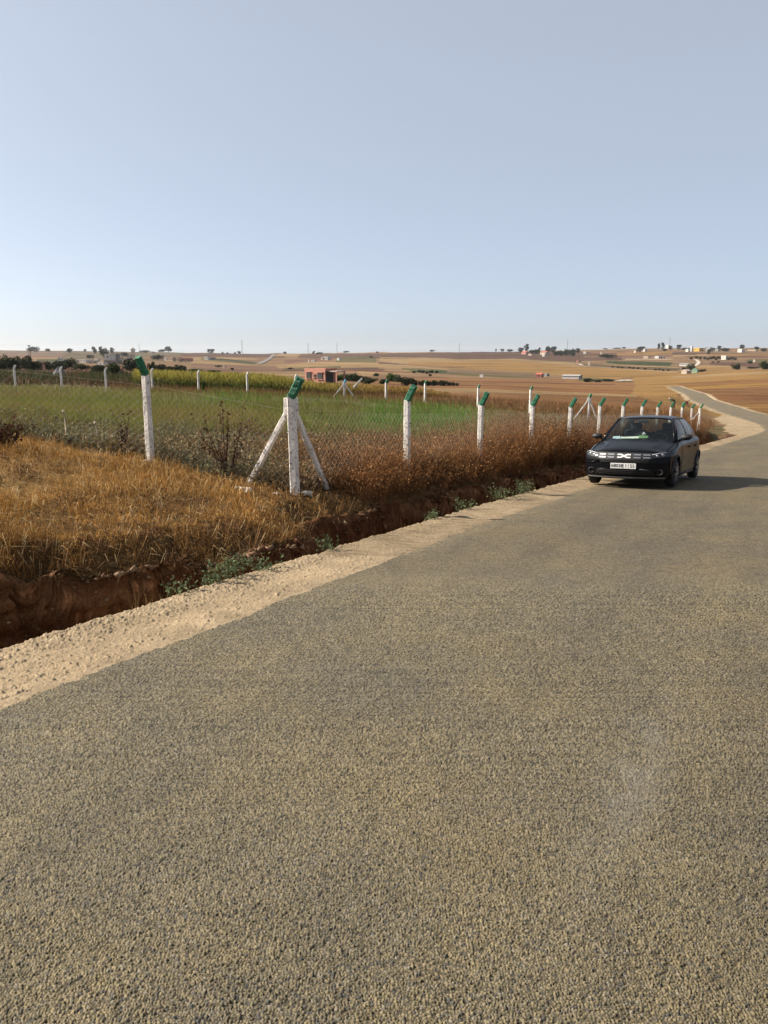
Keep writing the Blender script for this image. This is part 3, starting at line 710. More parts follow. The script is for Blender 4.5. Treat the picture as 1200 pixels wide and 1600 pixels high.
# ---- brown brush along the road fence
def roadside_brush():
    r = RNG
    n = 2700; k = r.uniform(.25, 13.2, n) ** 1.0; k = .25 + (k - .25) * np.sqrt(r.uniform(0, 1, n)) * .9 + .1 * (k - .25)
    off = r.normal(.15, .75, n)                                     # + towards the road
    nrm = np.array([FS[1], -FS[0]]) / np.linalg.norm(FS)
    x = F0[0] + FS[0] * k + nrm[0] * off; y = F0[1] + FS[1] * k + nrm[1] * off
    q = qof(x, y); ok = (q + lipn(x, y) > lipq(y) + .15) & (y < 58); x, y, k, off, q = (a[ok] for a in (x, y, k, off, q)); n = len(x)
    h = r.uniform(.45, .95, n) * (1 - .35 * np.clip(off - .6, 0, 1)) * (.60 + .75 * smooth(.6, 4.0, k)) * (1 + .55 * vnoise(x * .5, y * .5, 111))
    h = np.minimum(h, np.maximum(.15, .82 * (q - 1.05) - (H(x, y) - zroad(y))))
    red = fbm(x * .7, y * .7, 113, 2)
    def cc(S, rr): return mixcol((.14, .06, .025), (.40, .19, .07), np.clip(.5 + red[S] * 1.3 + rr.uniform(-.4, .4, len(S)), 0, 1))
    def fc(S, rr):
        c = mixcol((.16, .064, .025), (.52, .24, .085), np.clip(.45 + red[S] * 1.3 + rr.uniform(-.45, .45, len(S)), 0, 1))
        c[rr.uniform(0, 1, len(S)) > .95] = (.60, .42, .24); return c
    tone = h2(np.floor(x * 2.2), np.floor(y * 1.6), 115); red = red + (tone - .5) * .7; h = h * (.7 + .6 * tone)
    o = brush('dry_brush', ground_pts(x, y), h * 1.2, 11, 7, cc, fc, M['dry'], fs=.018, sw=.0075, spread=.6, droop=.1)
    tag(o, 'dense rust brown weeds grown through the roadside fence', 'weeds', kind='stuff')
    n = 420; k = r.uniform(.5, 12.8, n); off = r.normal(-.1, .5, n); x = F0[0] + FS[0] * k + nrm[0] * off; y = F0[1] + FS[1] * k + nrm[1] * off; q = qof(x, y); ok = q > lipq(y) + .4; x, y = x[ok], y[ok]
    o = brush('wispy_stalks', ground_pts(x, y), r.uniform(.6, 1.05, len(x)), 4, 6, lambda S, rr: jc((.60, .34, .14), rr, len(S), .4), lambda S, rr: jc((.62, .36, .16), rr, len(S), .4), M['dry'], fs=.014, spread=.5, sw=.007)
    tag(o, 'pale wispy stalks standing out of the roadside weeds', 'weeds', kind='stuff')
    # drooping onto the ditch
    n = 330; k = r.uniform(.3, 12.5, n); off = r.uniform(.2, .9, n)
    x = F0[0] + FS[0] * k + nrm[0] * off; y = F0[1] + FS[1] * k + nrm[1] * off; q = qof(x, y); ql = q + lipn(x, y); ok = (ql > lipq(y) + .05) & (ql < lipq(y) + .5); x, y = x[ok], y[ok]
    o = brush('overhanging_weeds', ground_pts(x, y), r.uniform(.2, .42, len(x)), 7, 7, lambda S, rr: jc((.16, .08, .04), rr, len(S), .4), lambda S, rr: jc((.19, .095, .045), rr, len(S), .4), M['dry'], fs=.018, spread=.9, droop=.35)
    tag(o, 'matted brown weeds hanging over the ditch edge', 'weeds', kind='stuff')
roadside_brush()
# ---- fenced field
def field_plants():
    r = RNG
    # grey-green and brown weeds just behind the fences
    x, y = sample(9000, -260, 1010, 12.2, 30, 2); ins = inside(x, y); x, y = x[ins], y[ins]
    px = 600 + 1200 * x / y; py = project(x, y, H(x, y))[1]
    line = 660 + .03 * px + 14 * fbm(px / 60., y, 121, 2)
    ok = py > line - 6; x, y, px = x[ok], y[ok], px[ok]; n = len(x)
    g = fbm(x * .5, y * .5, 123, 3); sel = smooth(300, 620, px)
    def cc(S, rr): return mixcol((.22, .22, .115), (.26, .14, .07), np.clip(sel[S] + g[S] * .9 + rr.uniform(-.3, .3, len(S)), 0, 1))
    def fc(S, rr):
        c = mixcol((.36, .345, .18), (.42, .23, .10), np.clip(.15 + sel[S] * .85 + g[S] * 1.3 + rr.uniform(-.35, .35, len(S)), 0, 1))
        w_ = rr.uniform(0, 1, len(S)); c[w_ > .975] = (.45, .41, .32); c[w_ < .06] = (.13, .11, .06); return c
    o = brush('grey_weeds', ground_pts(x, y), r.uniform(.16, .40, n) * (1 + .5 * g), 6, 7, cc, fc, M['dry'], fs=.024, spread=.5)
    tag(o, 'grey green weeds with pale seed heads behind the wire fence', 'weeds', kind='stuff')
    # green grass
    x, y = sample(120000, -260, 1100, 15, 61, 2); ins = inside(x, y); x, y = x[ins], y[ins]
    px = 600 + 1200 * x / y; z0 = H(x, y); py = project(x, y, z0)[1]
    g = fbm(x * .16, y * .16, 131, 3); f_ = fbm(x * .9, y * .9, 133, 2)
    green = smooth(850, 640, px + 140 * g) * smooth(690 + .02 * px, 668 + .02 * px, py + 14 * f_)
    bright = np.maximum(smooth(535, 590, px) * smooth(790, 720, px) * smooth(623, 632, py) * smooth(672, 660, py), smooth(300, 340, px) * smooth(600, 560, px) * smooth(634, 628, py) * .7)
    n = len(x); u = r.uniform(0, 1, n)
    c1 = mixcol((.20, .27, .05), (.38, .37, .085), np.clip(u + g, 0, 1)); c2 = mixcol((.27, .16, .065), (.44, .27, .11), u)
    c3 = mixcol((.14, .31, .04), (.23, .39, .07), u)
    brownpat = np.clip(smooth(.02, .22, g + .5 * f_) * .75 * (1 - bright), 0, 1)
    gm = np.clip(green * (1 - brownpat * .7) + r.uniform(-.25, .25, n), 0, 1); gm = np.maximum(gm, bright)
    c = c2 * (1 - gm[:, None]) + (c1 * (1 - bright[:, None]) + c3 * bright[:, None]) * gm[:, None]
    h = r.uniform(.22, .5, n) * (.65 + .5 * gm) * (1 + .6 * g)
    o = blades('field_grass', np.stack([x, y, z0], 1), h, .010 + .00035 * y, r.uniform(.05, .6, n), c * .85, M['leaf'], segs=1, tipcol=c * 1.1)
    tag(o, 'green and browning grass filling the fenced field', 'grass', kind='stuff')
    # dry grass between the rear fence and the land behind it
    x, y = sample(26000, 180, 1120, 55, 84, 2); px = 600 + 1200 * x / y; q = qof(x, y)
    ok = (q > 4) & (y > 57 + r.uniform(-3, 3, len(x))); x, y = x[ok], y[ok]; n = len(x)
    o = blades('fallow_grass', ground_pts(x, y), r.uniform(.2, .6, n), .03, r.uniform(.1, .6, n), jc((.30, .16, .07), r, n, .4), M['dry'], segs=1)
    tag(o, 'reddish brown fallow grass behind the rear fence', 'grass', kind='stuff')
    # rough scrub on the broken ground towards the village
    x, y = sample(30000, -260, 260, 64, 190, 2); n = len(x); g = fbm(x * .12, y * .12, 151, 3)
    ok = g + r.uniform(-.3, .3, n) > -.02; x, y, g = x[ok], y[ok], g[ok]; n = len(x); u = np.clip(.5 + g * 2.2 + r.uniform(-.4, .4, n), 0, 1)
    o = blades('scrub', ground_pts(x, y), r.uniform(.25, .95, n) * (1 + g), .16, r.uniform(.1, .8, n), mixcol((.24, .12, .065), (.12, .14, .05), u), M['dry'], segs=1)
    tag(o, 'rough brown and green scrub on broken ground before the village', 'scrub', kind='stuff')
    # ripening crop
    x, y = sample(9000, 215, 700, 66, 118, 2); px = 600 + 1200 * x / y
    ok = (y < 118 - 30 * smooth(400, 480, px)) & (y > 66 + 9 * smooth(480, 690, px) + r.uniform(0, 2, len(x))); x, y, px = x[ok], y[ok], px[ok]; n = len(x)
    ph = r.uniform(.95, 1.4, n) * (1 - .38 * smooth(410, 520, px)) * (1 - .45 * smooth(640, 705, px))
    P0 = ground_pts(x, y)
    K = np.repeat(np.arange(n), 9); m_ = len(K); t = r.uniform(.0, .9, m_)
    P = P0[K] + np.stack([r.normal(0, .12, m_), r.normal(0, .12, m_), ph[K] * t], 1)
    dryk = smooth(380, 640, px)[K] * .8 + .15 * fbm(x * .2, y * .2, 141, 2)[K]
    low = mixcol((.12, .16, .04), (.27, .16, .06), np.clip(dryk, 0, 1)); top = mixcol((.50, .43, .085), (.50, .29, .10), np.clip(dryk + r.uniform(-.2, .2, m_), 0, 1))
    tt = np.clip((t - .25) * 1.6 + r.uniform(-.2, .2, m_), 0, 1)[:, None]
    c = low * (1 - tt) + top * tt
    o = blades('ripening_crop', P, ph[K] * .34, .085, r.uniform(.2, .9, m_), c, M['leaf'], segs=1)
    tag(o, 'tall yellowing crop standing behind the rear fence', 'crop', kind='stuff')
field_plants()

# ---- single plants: dry shrubs, green weeds, tufts
def shrub(px, y, h, label, n=15, spread=.75, fl=16, col=(.10, .045, .028), fcol=(.17, .08, .045)):
    x = (px - 600) / 1200 * y; z = H1(x, y); e = empty('dry_shrub', (x, y, z)); tag(e, label, 'shrub')
    brush('stem', np.zeros((1, 3)), h, n, fl, lambda S, r: jc(col, r, len(S), .2), lambda S, r: jc(fcol, r, len(S), .5), M['dry'], e, spread=spread, fs=.022, sw=.022, split=True)
    return e
shrub(352, 12.75, 1.25, 'tall bare brown shrub with spiky branches beside the slanting strut', 20, .72, 34)
shrub(8, 12.9, .55, 'low dark rust bush at the end of the golden verge', 40, .8, 20, (.11, .05, .03), (.15, .07, .04))
shrub(196, 13.9, .75, 'thin brown weed stalks standing before the lone verge post', 9, .35, 22)
for px_, y_, h_, l_ in ((880, 19.6, 1.15, 'bare branched shrub poking above the brush between two road fence posts'), (1000, 27, 1.1, 'brown shrub rising behind the car bonnet by the fence')):
    shrub(px_, y_, h_, l_, 14, .6, 20)
def green_weed(px, py, h, w, label):
    a, b = ray(px, py); y = EYE / (-b - SLOPE); x = a * y
    q = float(qof(np.array([x]), np.array([y]))[0]); x += (q - .90) * math.sqrt(1 + float(esl(y)) ** 2)
    e = empty('green_weed', (x, y, float(zroad(y)) + .01)); tag(e, label, 'weed', 'green weeds along the ditch edge')
    r = RNG; ns = max(4, int(12 * w / .35))
    B = np.stack([r.normal(0, w * .42, ns), r.normal(0, w * .42, ns) * .6, np.zeros(ns) - .03], 1)
    brush('stem', B, h, 3, 11, lambda S, rr: jc((.13, .14, .06), rr, len(S), .3), lambda S, rr: jc((.24, .30, .15), rr, len(S), .5), M['leaf'], e, spread=.5, fs=.015, sw=.004, split='leaves')
for a in [(278, 930, .16, .12, 'small green weed sprig nearest the camera end of the ditch edge'), (320, 914, .2, .2, 'sprawling green weed low at the start of the leafy clump'),
          (350, 905, .26, .26, 'tallest leafy green weed in the clump overhanging the ditch'), (400, 892, .2, .26, 'leafy green weed at the far end of the near clump'),
          (496, 861, .22, .12, 'lone round green weed on the gravel edge past the clump'), (678, 812, .2, .14, 'thin pale weed halfway along the ditch edge'),
          (722, 797, .24, .2, 'bushy green weed before the long dark leafy patch'), (778, 781, .3, .34, 'dark leafy weed in the patch ahead of the car'), (812, 771, .3, .3, 'dark leafy weed ending the patch ahead of the car')]:
    green_weed(*a)
def tuft(px, py, h, label):
    a, b = ray(px, py); y = EYE / (-b - SLOPE); x = a * y
    q = float(qof(np.array([x]), np.array([y]))[0]); x += (q - .95) * math.sqrt(1 + float(esl(y)) ** 2)
    P = np.stack([RNG.normal(0, .06, 16), RNG.normal(0, .05, 16), np.full(16, -.15)], 1)
    o = blades('dry_tuft', P, RNG.uniform(.5, 1.1, 16) * h, .007, RNG.uniform(.1, .7, 16), jc((.36, .22, .09), RNG, 16, .3), M['dry'], tipcol=jc((.45, .29, .13), RNG, 16, .3))
    o.location = (x, y, float(zroad(y))); tag(o, label, 'grass tuft', 'dry tufts on the ditch edge')
tuft(228, 948, .36, 'straw coloured grass tuft standing alone at the ditch edge'); tuft(250, 938, .3, 'shorter straw tuft beside the first green weed')

# ------------------------------------------------------------------ fence
def noisy_prism(mb, p0, p1, w0, w1, n=8, jag=.004, up=None):
    """square post between two points, slightly uneven"""
    p0 = Vector(p0); p1 = Vector(p1); d = (p1 - p0).normalized()
    a = (up or Vector((0, 1, 0))).cross(d); a.normalize(); b = d.cross(a)
    vs = []; rr = random.Random(int(p0.x * 997 + p1.z * 131 + w0 * 5e4))
    for i in range(n + 1):
        t = i / n; w = (w0 + (w1 - w0) * t) / 2; c = p0.lerp(p1, t)
        for (sx, sy) in ((-1, -.72), (-.72, -1), (.72, -1), (1, -.72), (1, .72), (.72, 1), (-.72, 1), (-1, .72)):
            vs.append(c + a * (sx * w + rr.uniform(-jag, jag)) + b * (sy * w + rr.uniform(-jag, jag)))
    fs = [(i * 8 + k, i * 8 + (k + 1) % 8, (i + 1) * 8 + (k + 1) % 8, (i + 1) * 8 + k) for i in range(n) for k in range(8)]
    fs += [tuple(range(8))[::-1], tuple(range(n * 8, n * 8 + 8))]
    mb.add(vs, fs)
def fence_post(p, out, hgt, label, struts=(), group=None, w=.125, arm=.34, lean=0., armmat='green', sink=.25, stl=1.0):
    z = H1(p[0], p[1]); e = empty('fence_post', (p[0], p[1], z)); tag(e, label, 'fence post', group)
    out = Vector((out[0], out[1], 0)).normalized(); ang = math.atan2(out.y, out.x)
    mb = MB(); noisy_prism(mb, (0, 0, -sink), (lean, 0, hgt), w * 1.06, w * .96, 12, up=Vector((-math.sin(ang), math.cos(ang), 0))); mb.build('shaft', M['post'], e)
    mb = MB(); a0 = Vector((lean, 0, hgt - .01)); a1 = a0 + out * (arm * .46) + Vector((0, 0, arm * .86))
    noisy_prism(mb, a0, a1, w * 1.0, w * .92, 8, .006, up=Vector((-math.sin(ang), math.cos(ang), 0)))
    mb.build('arm', M[armmat], e)
    for s in struts:
        s = Vector((s[0], s[1], 0)).normalized(); foot = s * stl
        zz = H1(p[0] + foot.x, p[1] + foot.y) - z
        mb = MB(); top = Vector((lean, 0, hgt * .86)) + s * w * .55
        noisy_prism(mb, (foot.x, foot.y, zz - .12), top, w * .66, w * .64, 10, up=Vector((0, 0, 1)))
        noisy_prism(mb, top + Vector((0, 0, -.06)), top + Vector((0, 0, hgt * .13)), w * .9, w * .8, 3, up=s)
        mb.build('strut', M['post'], e)
    return e
ORD = ['first', 'second', 'third', 'fourth', 'fifth', 'sixth', 'seventh', 'eighth', 'ninth', 'tenth', 'eleventh', 'twelfth', 'thirteenth']
nrm = Vector((FS[1], -FS[0], 0)).normalized(); fdir = Vector((FS[0], FS[1], 0)).normalized()
ldir = Vector((-2.7, 1.4, 0)).normalized(); lout = Vector((-.46, -.89, 0))
for k, p_ in enumerate(road_posts):
    base = H1(p_[0], p_[1]); pyt = [620, 625, 632, 633, 635.5, 633.6, 634, 634.5, 636, 636, 636, 638, 638][k]
    top = at(600 + 1200 * p_[0] / p_[1], pyt, p_[1]).z
    if k == 0: l = 'thick white corner post with two slanting struts and green arm, nearest the camera'
    elif k == 12: l = 'white corner post with struts ending the roadside fence at the bend'
    else: l = 'white roadside fence post with green arm, %s beyond the strutted corner post' % ORD[k - 1]
    st = ((ldir.x, ldir.y), (fdir.x, fdir.y)) if k == 0 else ((-fdir.x, -fdir.y), (-.9, .3)) if k == 12 else ()
    fence_post(p_, nrm if k else Vector((.97, -.25, 0)), top - base, l, st, 'posts of the roadside fence', w=.125 if k == 0 else .115, lean=-.03 if k == 0 else .0, stl=.98)
for k, p_ in enumerate(left_posts):
    base = H1(p_[0], p_[1]); top = at(600 + 1200 * p_[0] / p_[1], 584, p_[1]).z
    fence_post(p_, Vector((-.42, -.9, 0)), top - base, ['lone white post on the golden verge, its green arm tilted away from the corner post', 'white post of the side fence past the lone verge post'][k],
               (), 'posts of the side fence', w=.112)
for k, p_ in enumerate(rear_posts):
    base = H1(p_[0], p_[1]); pyt = [575, 577, 579, 580, 583, 586, 590, 601, 598, 599, 606, 609, 621][k]
    top = max(base + 1.2, min(base + 1.75, at(rear_def[k][0], pyt, p_[1]).z))
    if k == 7: l = 'white rear fence post with two struts and a blue painted head'; st = ((-1, .1), (1, -.1))
    elif k == 12: l = 'strutted white rear corner post with green tip near the road'; st = ((-1, .2), (.8, .5))
    else:
        l = ('thin white rear fence post, %s left of the blue headed one' % ORD[6 - k]) if k < 7 else ('thin white rear fence post, %s right of the blue headed one' % ORD[k - 8]); st = ()
    dirv = (-.8, .2) if k < 4 else (.1, .6)
    fence_post(p_, (.25, .1) if k not in (0, 1, 2) else (.8, .1), top - base, l, st, 'posts of the rear fence', w=.14, arm=.28, armmat='teal' if k == 7 else ('post' if k < 7 else 'green'), stl=1.0)
# chain link: zigzag wires, one panel per span
def chain_panel(L, Hh):
    c = .062; ncol = int(L / c); nrow = int(Hh / (c * 2)) * 2; V = []; Fc = []
    t = np.arange(nrow + 1); r_ = .0014
    for i in range(ncol):
        x = i * c + np.where(t % 2 == (i % 2), 0, c); z = .04 + t * c; y = np.where(t % 2 == 0, .002, -.002)
        for j in range(3):
            an = 2 * math.pi * j / 3
            V.append(np.stack([x + r_ * math.cos(an), y + r_ * math.sin(an), z], 1))
        b = (len(V) - 3) * (nrow + 1)
        for j in range(3):
            a0 = b + j * (nrow + 1); a1 = b + ((j + 1) % 3) * (nrow + 1)
            Fc.append(np.stack([a0 + t[:-1], a1 + t[:-1], a1 + t[1:], a0 + t[1:]], 1))
    return np.concatenate(V), np.concatenate(Fc)
def chain_fence(posts, hs, out, label):
    root = empty('chain_link_fence', (posts[0][0], posts[0][1], H1(*posts[0]))); tag(root, label, 'wire fence')
    L = np.linalg.norm(posts[1] - posts[0]); V, Fc = chain_panel(L, 1.3); me = None
    for a, b, ha, hb in zip(posts[:-1], posts[1:], hs[:-1], hs[1:]):
        A = Vector((a[0], a[1], H1(*a))) + out * .075; B = Vector((b[0], b[1], H1(*b))) + out * .075
        if me is None: o = big('wire_panel', V, Fc, M['wire']); me = o.data
        else: o = link(bpy.data.objects.new('wire_panel', me))
        X = (B - A).normalized(); Yv = Vector((0, 0, 1)).cross(X).normalized(); Zv = X.cross(Yv)
        o.parent = root
        o.matrix_world = Matrix.Translation(A) @ Matrix((X, Yv, Zv)).transposed().to_4x4() @ Matrix.Diagonal(((B - A).length / L, 1, 1, 1))
        o.matrix_parent_inverse = Matrix.Translation(-root.location)
        # top strand
        mb = MB(); mb.tube([(0, 0, 1.33), (L, 0, 1.33)], .0016, 4); s = mb.build('line_wire', M['wire'], o)
chain_fence(road_posts[:9], [1] * 9, nrm, 'grey chain link netting strung along the roadside posts')
chain_fence([road_posts[0]] + left_posts, [1] * 3, lout, 'grey chain link netting strung from the corner post to the lone verge post')

# crumbled clods and stones lying on the ditch wall and floor
def clods():
    r = RNG; n = 5200; y = 1 / (1 / 4.6 + (1 / 30 - 1 / 4.6) * r.uniform(0, 1, n)); q = 1.08 + (lipq(y) + .05 - 1.08) * r.uniform(0, 1, n) ** .6
    x = edge(y) - q * np.sqrt(1 + esl(y) ** 2); P = ground_pts(x, y) + np.array([.075, -.04, .01]); s_ = (.008 + .038 * r.uniform(0, 1, n) ** 3)[:, None] * (1 + .03 * y[:, None])
    d = np.array([(1, 0, 0), (-1, 0, 0), (0, 1, 0), (0, -1, 0), (0, 0, .8), (0, 0, -.8)]); fa = np.array([(0, 2, 4), (2, 1, 4), (1, 3, 4), (3, 0, 4), (2, 0, 5), (1, 2, 5), (3, 1, 5), (0, 3, 5)])
    V = P[:, None, :] + d[None] * s_[:, :, None] * r.uniform(.6, 1.3, (n, 6, 1)) + r.normal(0, .25, (n, 6, 3)) * s_[:, :, None]
    F = (np.arange(n)[:, None, None] * 6 + fa[None]).reshape(-1, 3); c = mixcol((.22, .10, .05), (.62, .42, .25), r.uniform(0, 1, n) ** 2.2)
    tag(big('clods', V.reshape(-1, 3), F, M['dry'], None, False, np.repeat(c, 6, 0)), 'loose clods and stones on the ditch wall and floor', 'clods', kind='stuff')
    n = 420; y = 1 / (1 / 5.2 + (1 / 14 - 1 / 5.2) * r.uniform(0, 1, n)); q = lipq(y) + .02 + r.uniform(-.06, .10, n); x = edge(y) - q * np.sqrt(1 + esl(y) ** 2); x2 = x; P = ground_pts(x2, y)
    # roots and dead stalks trailing down the cut
    b = brush('trailing_roots', P, r.uniform(.15, .4, n), 4, 1, lambda S, rr: jc((.42, .25, .12), rr, len(S), .5), lambda S, rr: jc((.3, .17, .08), rr, len(S), .4), M['dry'], fs=.008, sw=.006, spread=1.4, droop=.9)
    tag(b, 'dead roots and stalks trailing down the cut bank', 'roots', kind='stuff')
clods()
# stakes, stones
def stake(px, y, h, label):
    x = (px - 600) / 1200 * y; mb = MB(); mb.tube([(0, 0, -.2), (.01, 0, h * .5), (-.01, .01, h)], [.018, .016, .014], 6)
    mb.tube([(-.012, .01, h - .03), (-.012, .01, h + .015)], .026, 6)
    o = mb.build('stake', M['stake'], None, True); o.location = (x, y, H1(x, y)); tag(o, label, 'stake', 'stakes in the weeds')
stake(103, 14.6, .62, 'short pale wooden stake upright in the grey weeds'); stake(151, 14.4, .5, 'thin leaning stake among weeds before the lone verge post')
def rock(px, py, s, label):
    a, b = ray(px, py); pos = hit(px, py, 8); rr = random.Random(px)
    bm_v = []; mb = MB(); nu, nv = 9, 12
    def f(u, v):
        th = u * math.pi; ph = v * 2 * math.pi; k = .8 + .35 * math.sin(3 * ph + rr_s) * math.sin(2 * th) + .12 * math.sin(7 * ph + 2 * th)
        return (math.sin(th) * math.cos(ph) * s * 1.3 * k, math.sin(th) * math.sin(ph) * s * k, math.cos(th) * s * .55 * k)
    rr_s = rr.uniform(0, 6); mb.grid(f, nu, nv); o = mb.build('stone', M['rock'], None, False); o.location = pos + Vector((0, 0, s * .18)); o.rotation_euler = (0, 0, rr.uniform(0, 6))
    tag(o, label, 'stone', 'loose stones by the corner post')
rock(384, 769, .11, 'flat pale stone lying left of the corner post foot'); rock(373, 764, .07, 'small grey stone beside the strut foot'); rock(480, 774, .10, 'pale clod on the bank edge right of the corner post')
rock(432, 773, .06, 'little stone on the bank edge in front of the corner post'); rock(228, 722, .07, 'flat whitish stone at the foot of the lone verge post')
# ------------------------------------------------------------------ trees and bushes
def crown_mesh(seed, n, lobes, leaf, c0, c1):
    r = np.random.default_rng(seed); L = np.array(lobes, float)        # x,y,z,rx,rz
    k = r.choice(len(L), n, p=(L[:, 3] ** 2) / (L[:, 3] ** 2).sum())
    d = r.normal(size=(n, 3)); d /= np.linalg.norm(d, axis=1)[:, None]
    rad = r.uniform(.45, 1.06, n) ** .6
    P = L[k, :3] + d * rad[:, None] * np.stack([L[k, 3], L[k, 3], L[k, 4]], 1)
    a = r.normal(size=(n, 3)); a /= np.linalg.norm(a, axis=1)[:, None]; b = np.cross(a, r.normal(size=(n, 3))); b /= np.linalg.norm(b, axis=1)[:, None]
    s = leaf * r.uniform(.6, 1.4, n)[:, None]
    V = np.stack([P - a * s, P + b * s * .8, P + a * s, P - b * s * .8], 1).reshape(-1, 3)
    t = np.clip(r.uniform(0, 1, n) * .7 + .3 * h2(k, k, seed), 0, 1)
    C = np.repeat(mixcol(c0, c1, t), 4, 0)
    o = big('crown', V, np.arange(4 * n).reshape(n, 4), M['leaf'], None, False, C)
    me = o.data; bpy.data.objects.remove(o); return me
def trunk_mesh(h, r_, lobes):
    mb = MB(); mb.tube([(0, 0, -.08), (.01, 0, h * .5), (0, .01, h)], [r_ * 1.3, r_, r_ * .8], 7)
    for l in lobes[:4]: mb.tube([(0, 0, h * .8), (l[0] * .5, l[1] * .5, (h + l[2]) / 2), (l[0], l[1], l[2])], [r_ * .6, r_ * .4, r_ * .2], 5)
    o = mb.build('trunk', M['bark']); me = o.data; bpy.data.objects.remove(o); return me
def proto(seed, kind):
    r = random.Random(seed)
    if kind == 'round': lb = [(0, 0, .5, .34, .40)] + [(r.uniform(-.25, .25), r.uniform(-.25, .25), r.uniform(.28, .80), r.uniform(.16, .24), r.uniform(.12, .2)) for _ in range(7)]; n, h, lf, th = 700, .16, .05, .035
    elif kind == 'tall': lb = [(r.uniform(-.16, .16), r.uniform(-.16, .16), z, r.uniform(.15, .28), r.uniform(.12, .2)) for z in (.2, .35, .48, .58, .68, .78, .86, .5)]; n, h, lf, th = 700, .2, .046, .03
    elif kind == 'wide': lb = [(x_, r.uniform(-.2, .2), r.uniform(.3, .6), r.uniform(.2, .28), r.uniform(.26, .36)) for x_ in (-.36, -.22, -.08, .08, .22, .36, 0, -.1)]; n, h, lf, th = 800, .14, .05, .03
    else: lb = [(r.uniform(-.3, .3), r.uniform(-.3, .3), r.uniform(.2, .55), r.uniform(.22, .32), r.uniform(.24, .36)) for _ in range(7)]; n, h, lf, th = 1100, .12, .05, .03
    return lb, n, h, lf, th
TONES = {'dark': ((.022, .034, .018), (.065, .085, .035)), 'mid': ((.035, .055, .02), (.095, .125, .045)), 'olive': ((.05, .06, .032), (.125, .135, .075)), 'lush': ((.045, .10, .02), (.10, .19, .04)), 'blue': ((.03, .04, .035), (.075, .09, .07))}
PM = {}
def get_proto(kind, tone, v):
    key = (kind, tone, v)
    if key not in PM:
        lb, n, h, lf, th = proto(100 + v * 7 + len(kind), kind); PM[key] = (crown_mesh(200 + v * 13 + len(PM), n, lb, lf, *TONES[tone]), trunk_mesh(h, th, lb))
    return PM[key]
def tree(px, py, w, h, kind, tone, label, group=None, name='tree', cat='tree', y=None):
    pos = hit(px, py) if y is None else Vector(((px - 600) / 1200 * y, y, H1((px - 600) / 1200 * y, y)))
    k = pos.y / 1200 * 1.02
    cm, tm = get_proto(kind, tone, int(px * 7 + py) % 3)
    e = empty(name, pos, (px * 1.7) % 6.28); tag(e, label, cat, group)
    s = (w * k * 1.3, w * k * 1.3, h * k * 1.18)
    for nme, me in (('crown', cm), ('trunk', tm)):
        o = link(bpy.data.objects.new(nme, me), e); o.scale = s
    return e
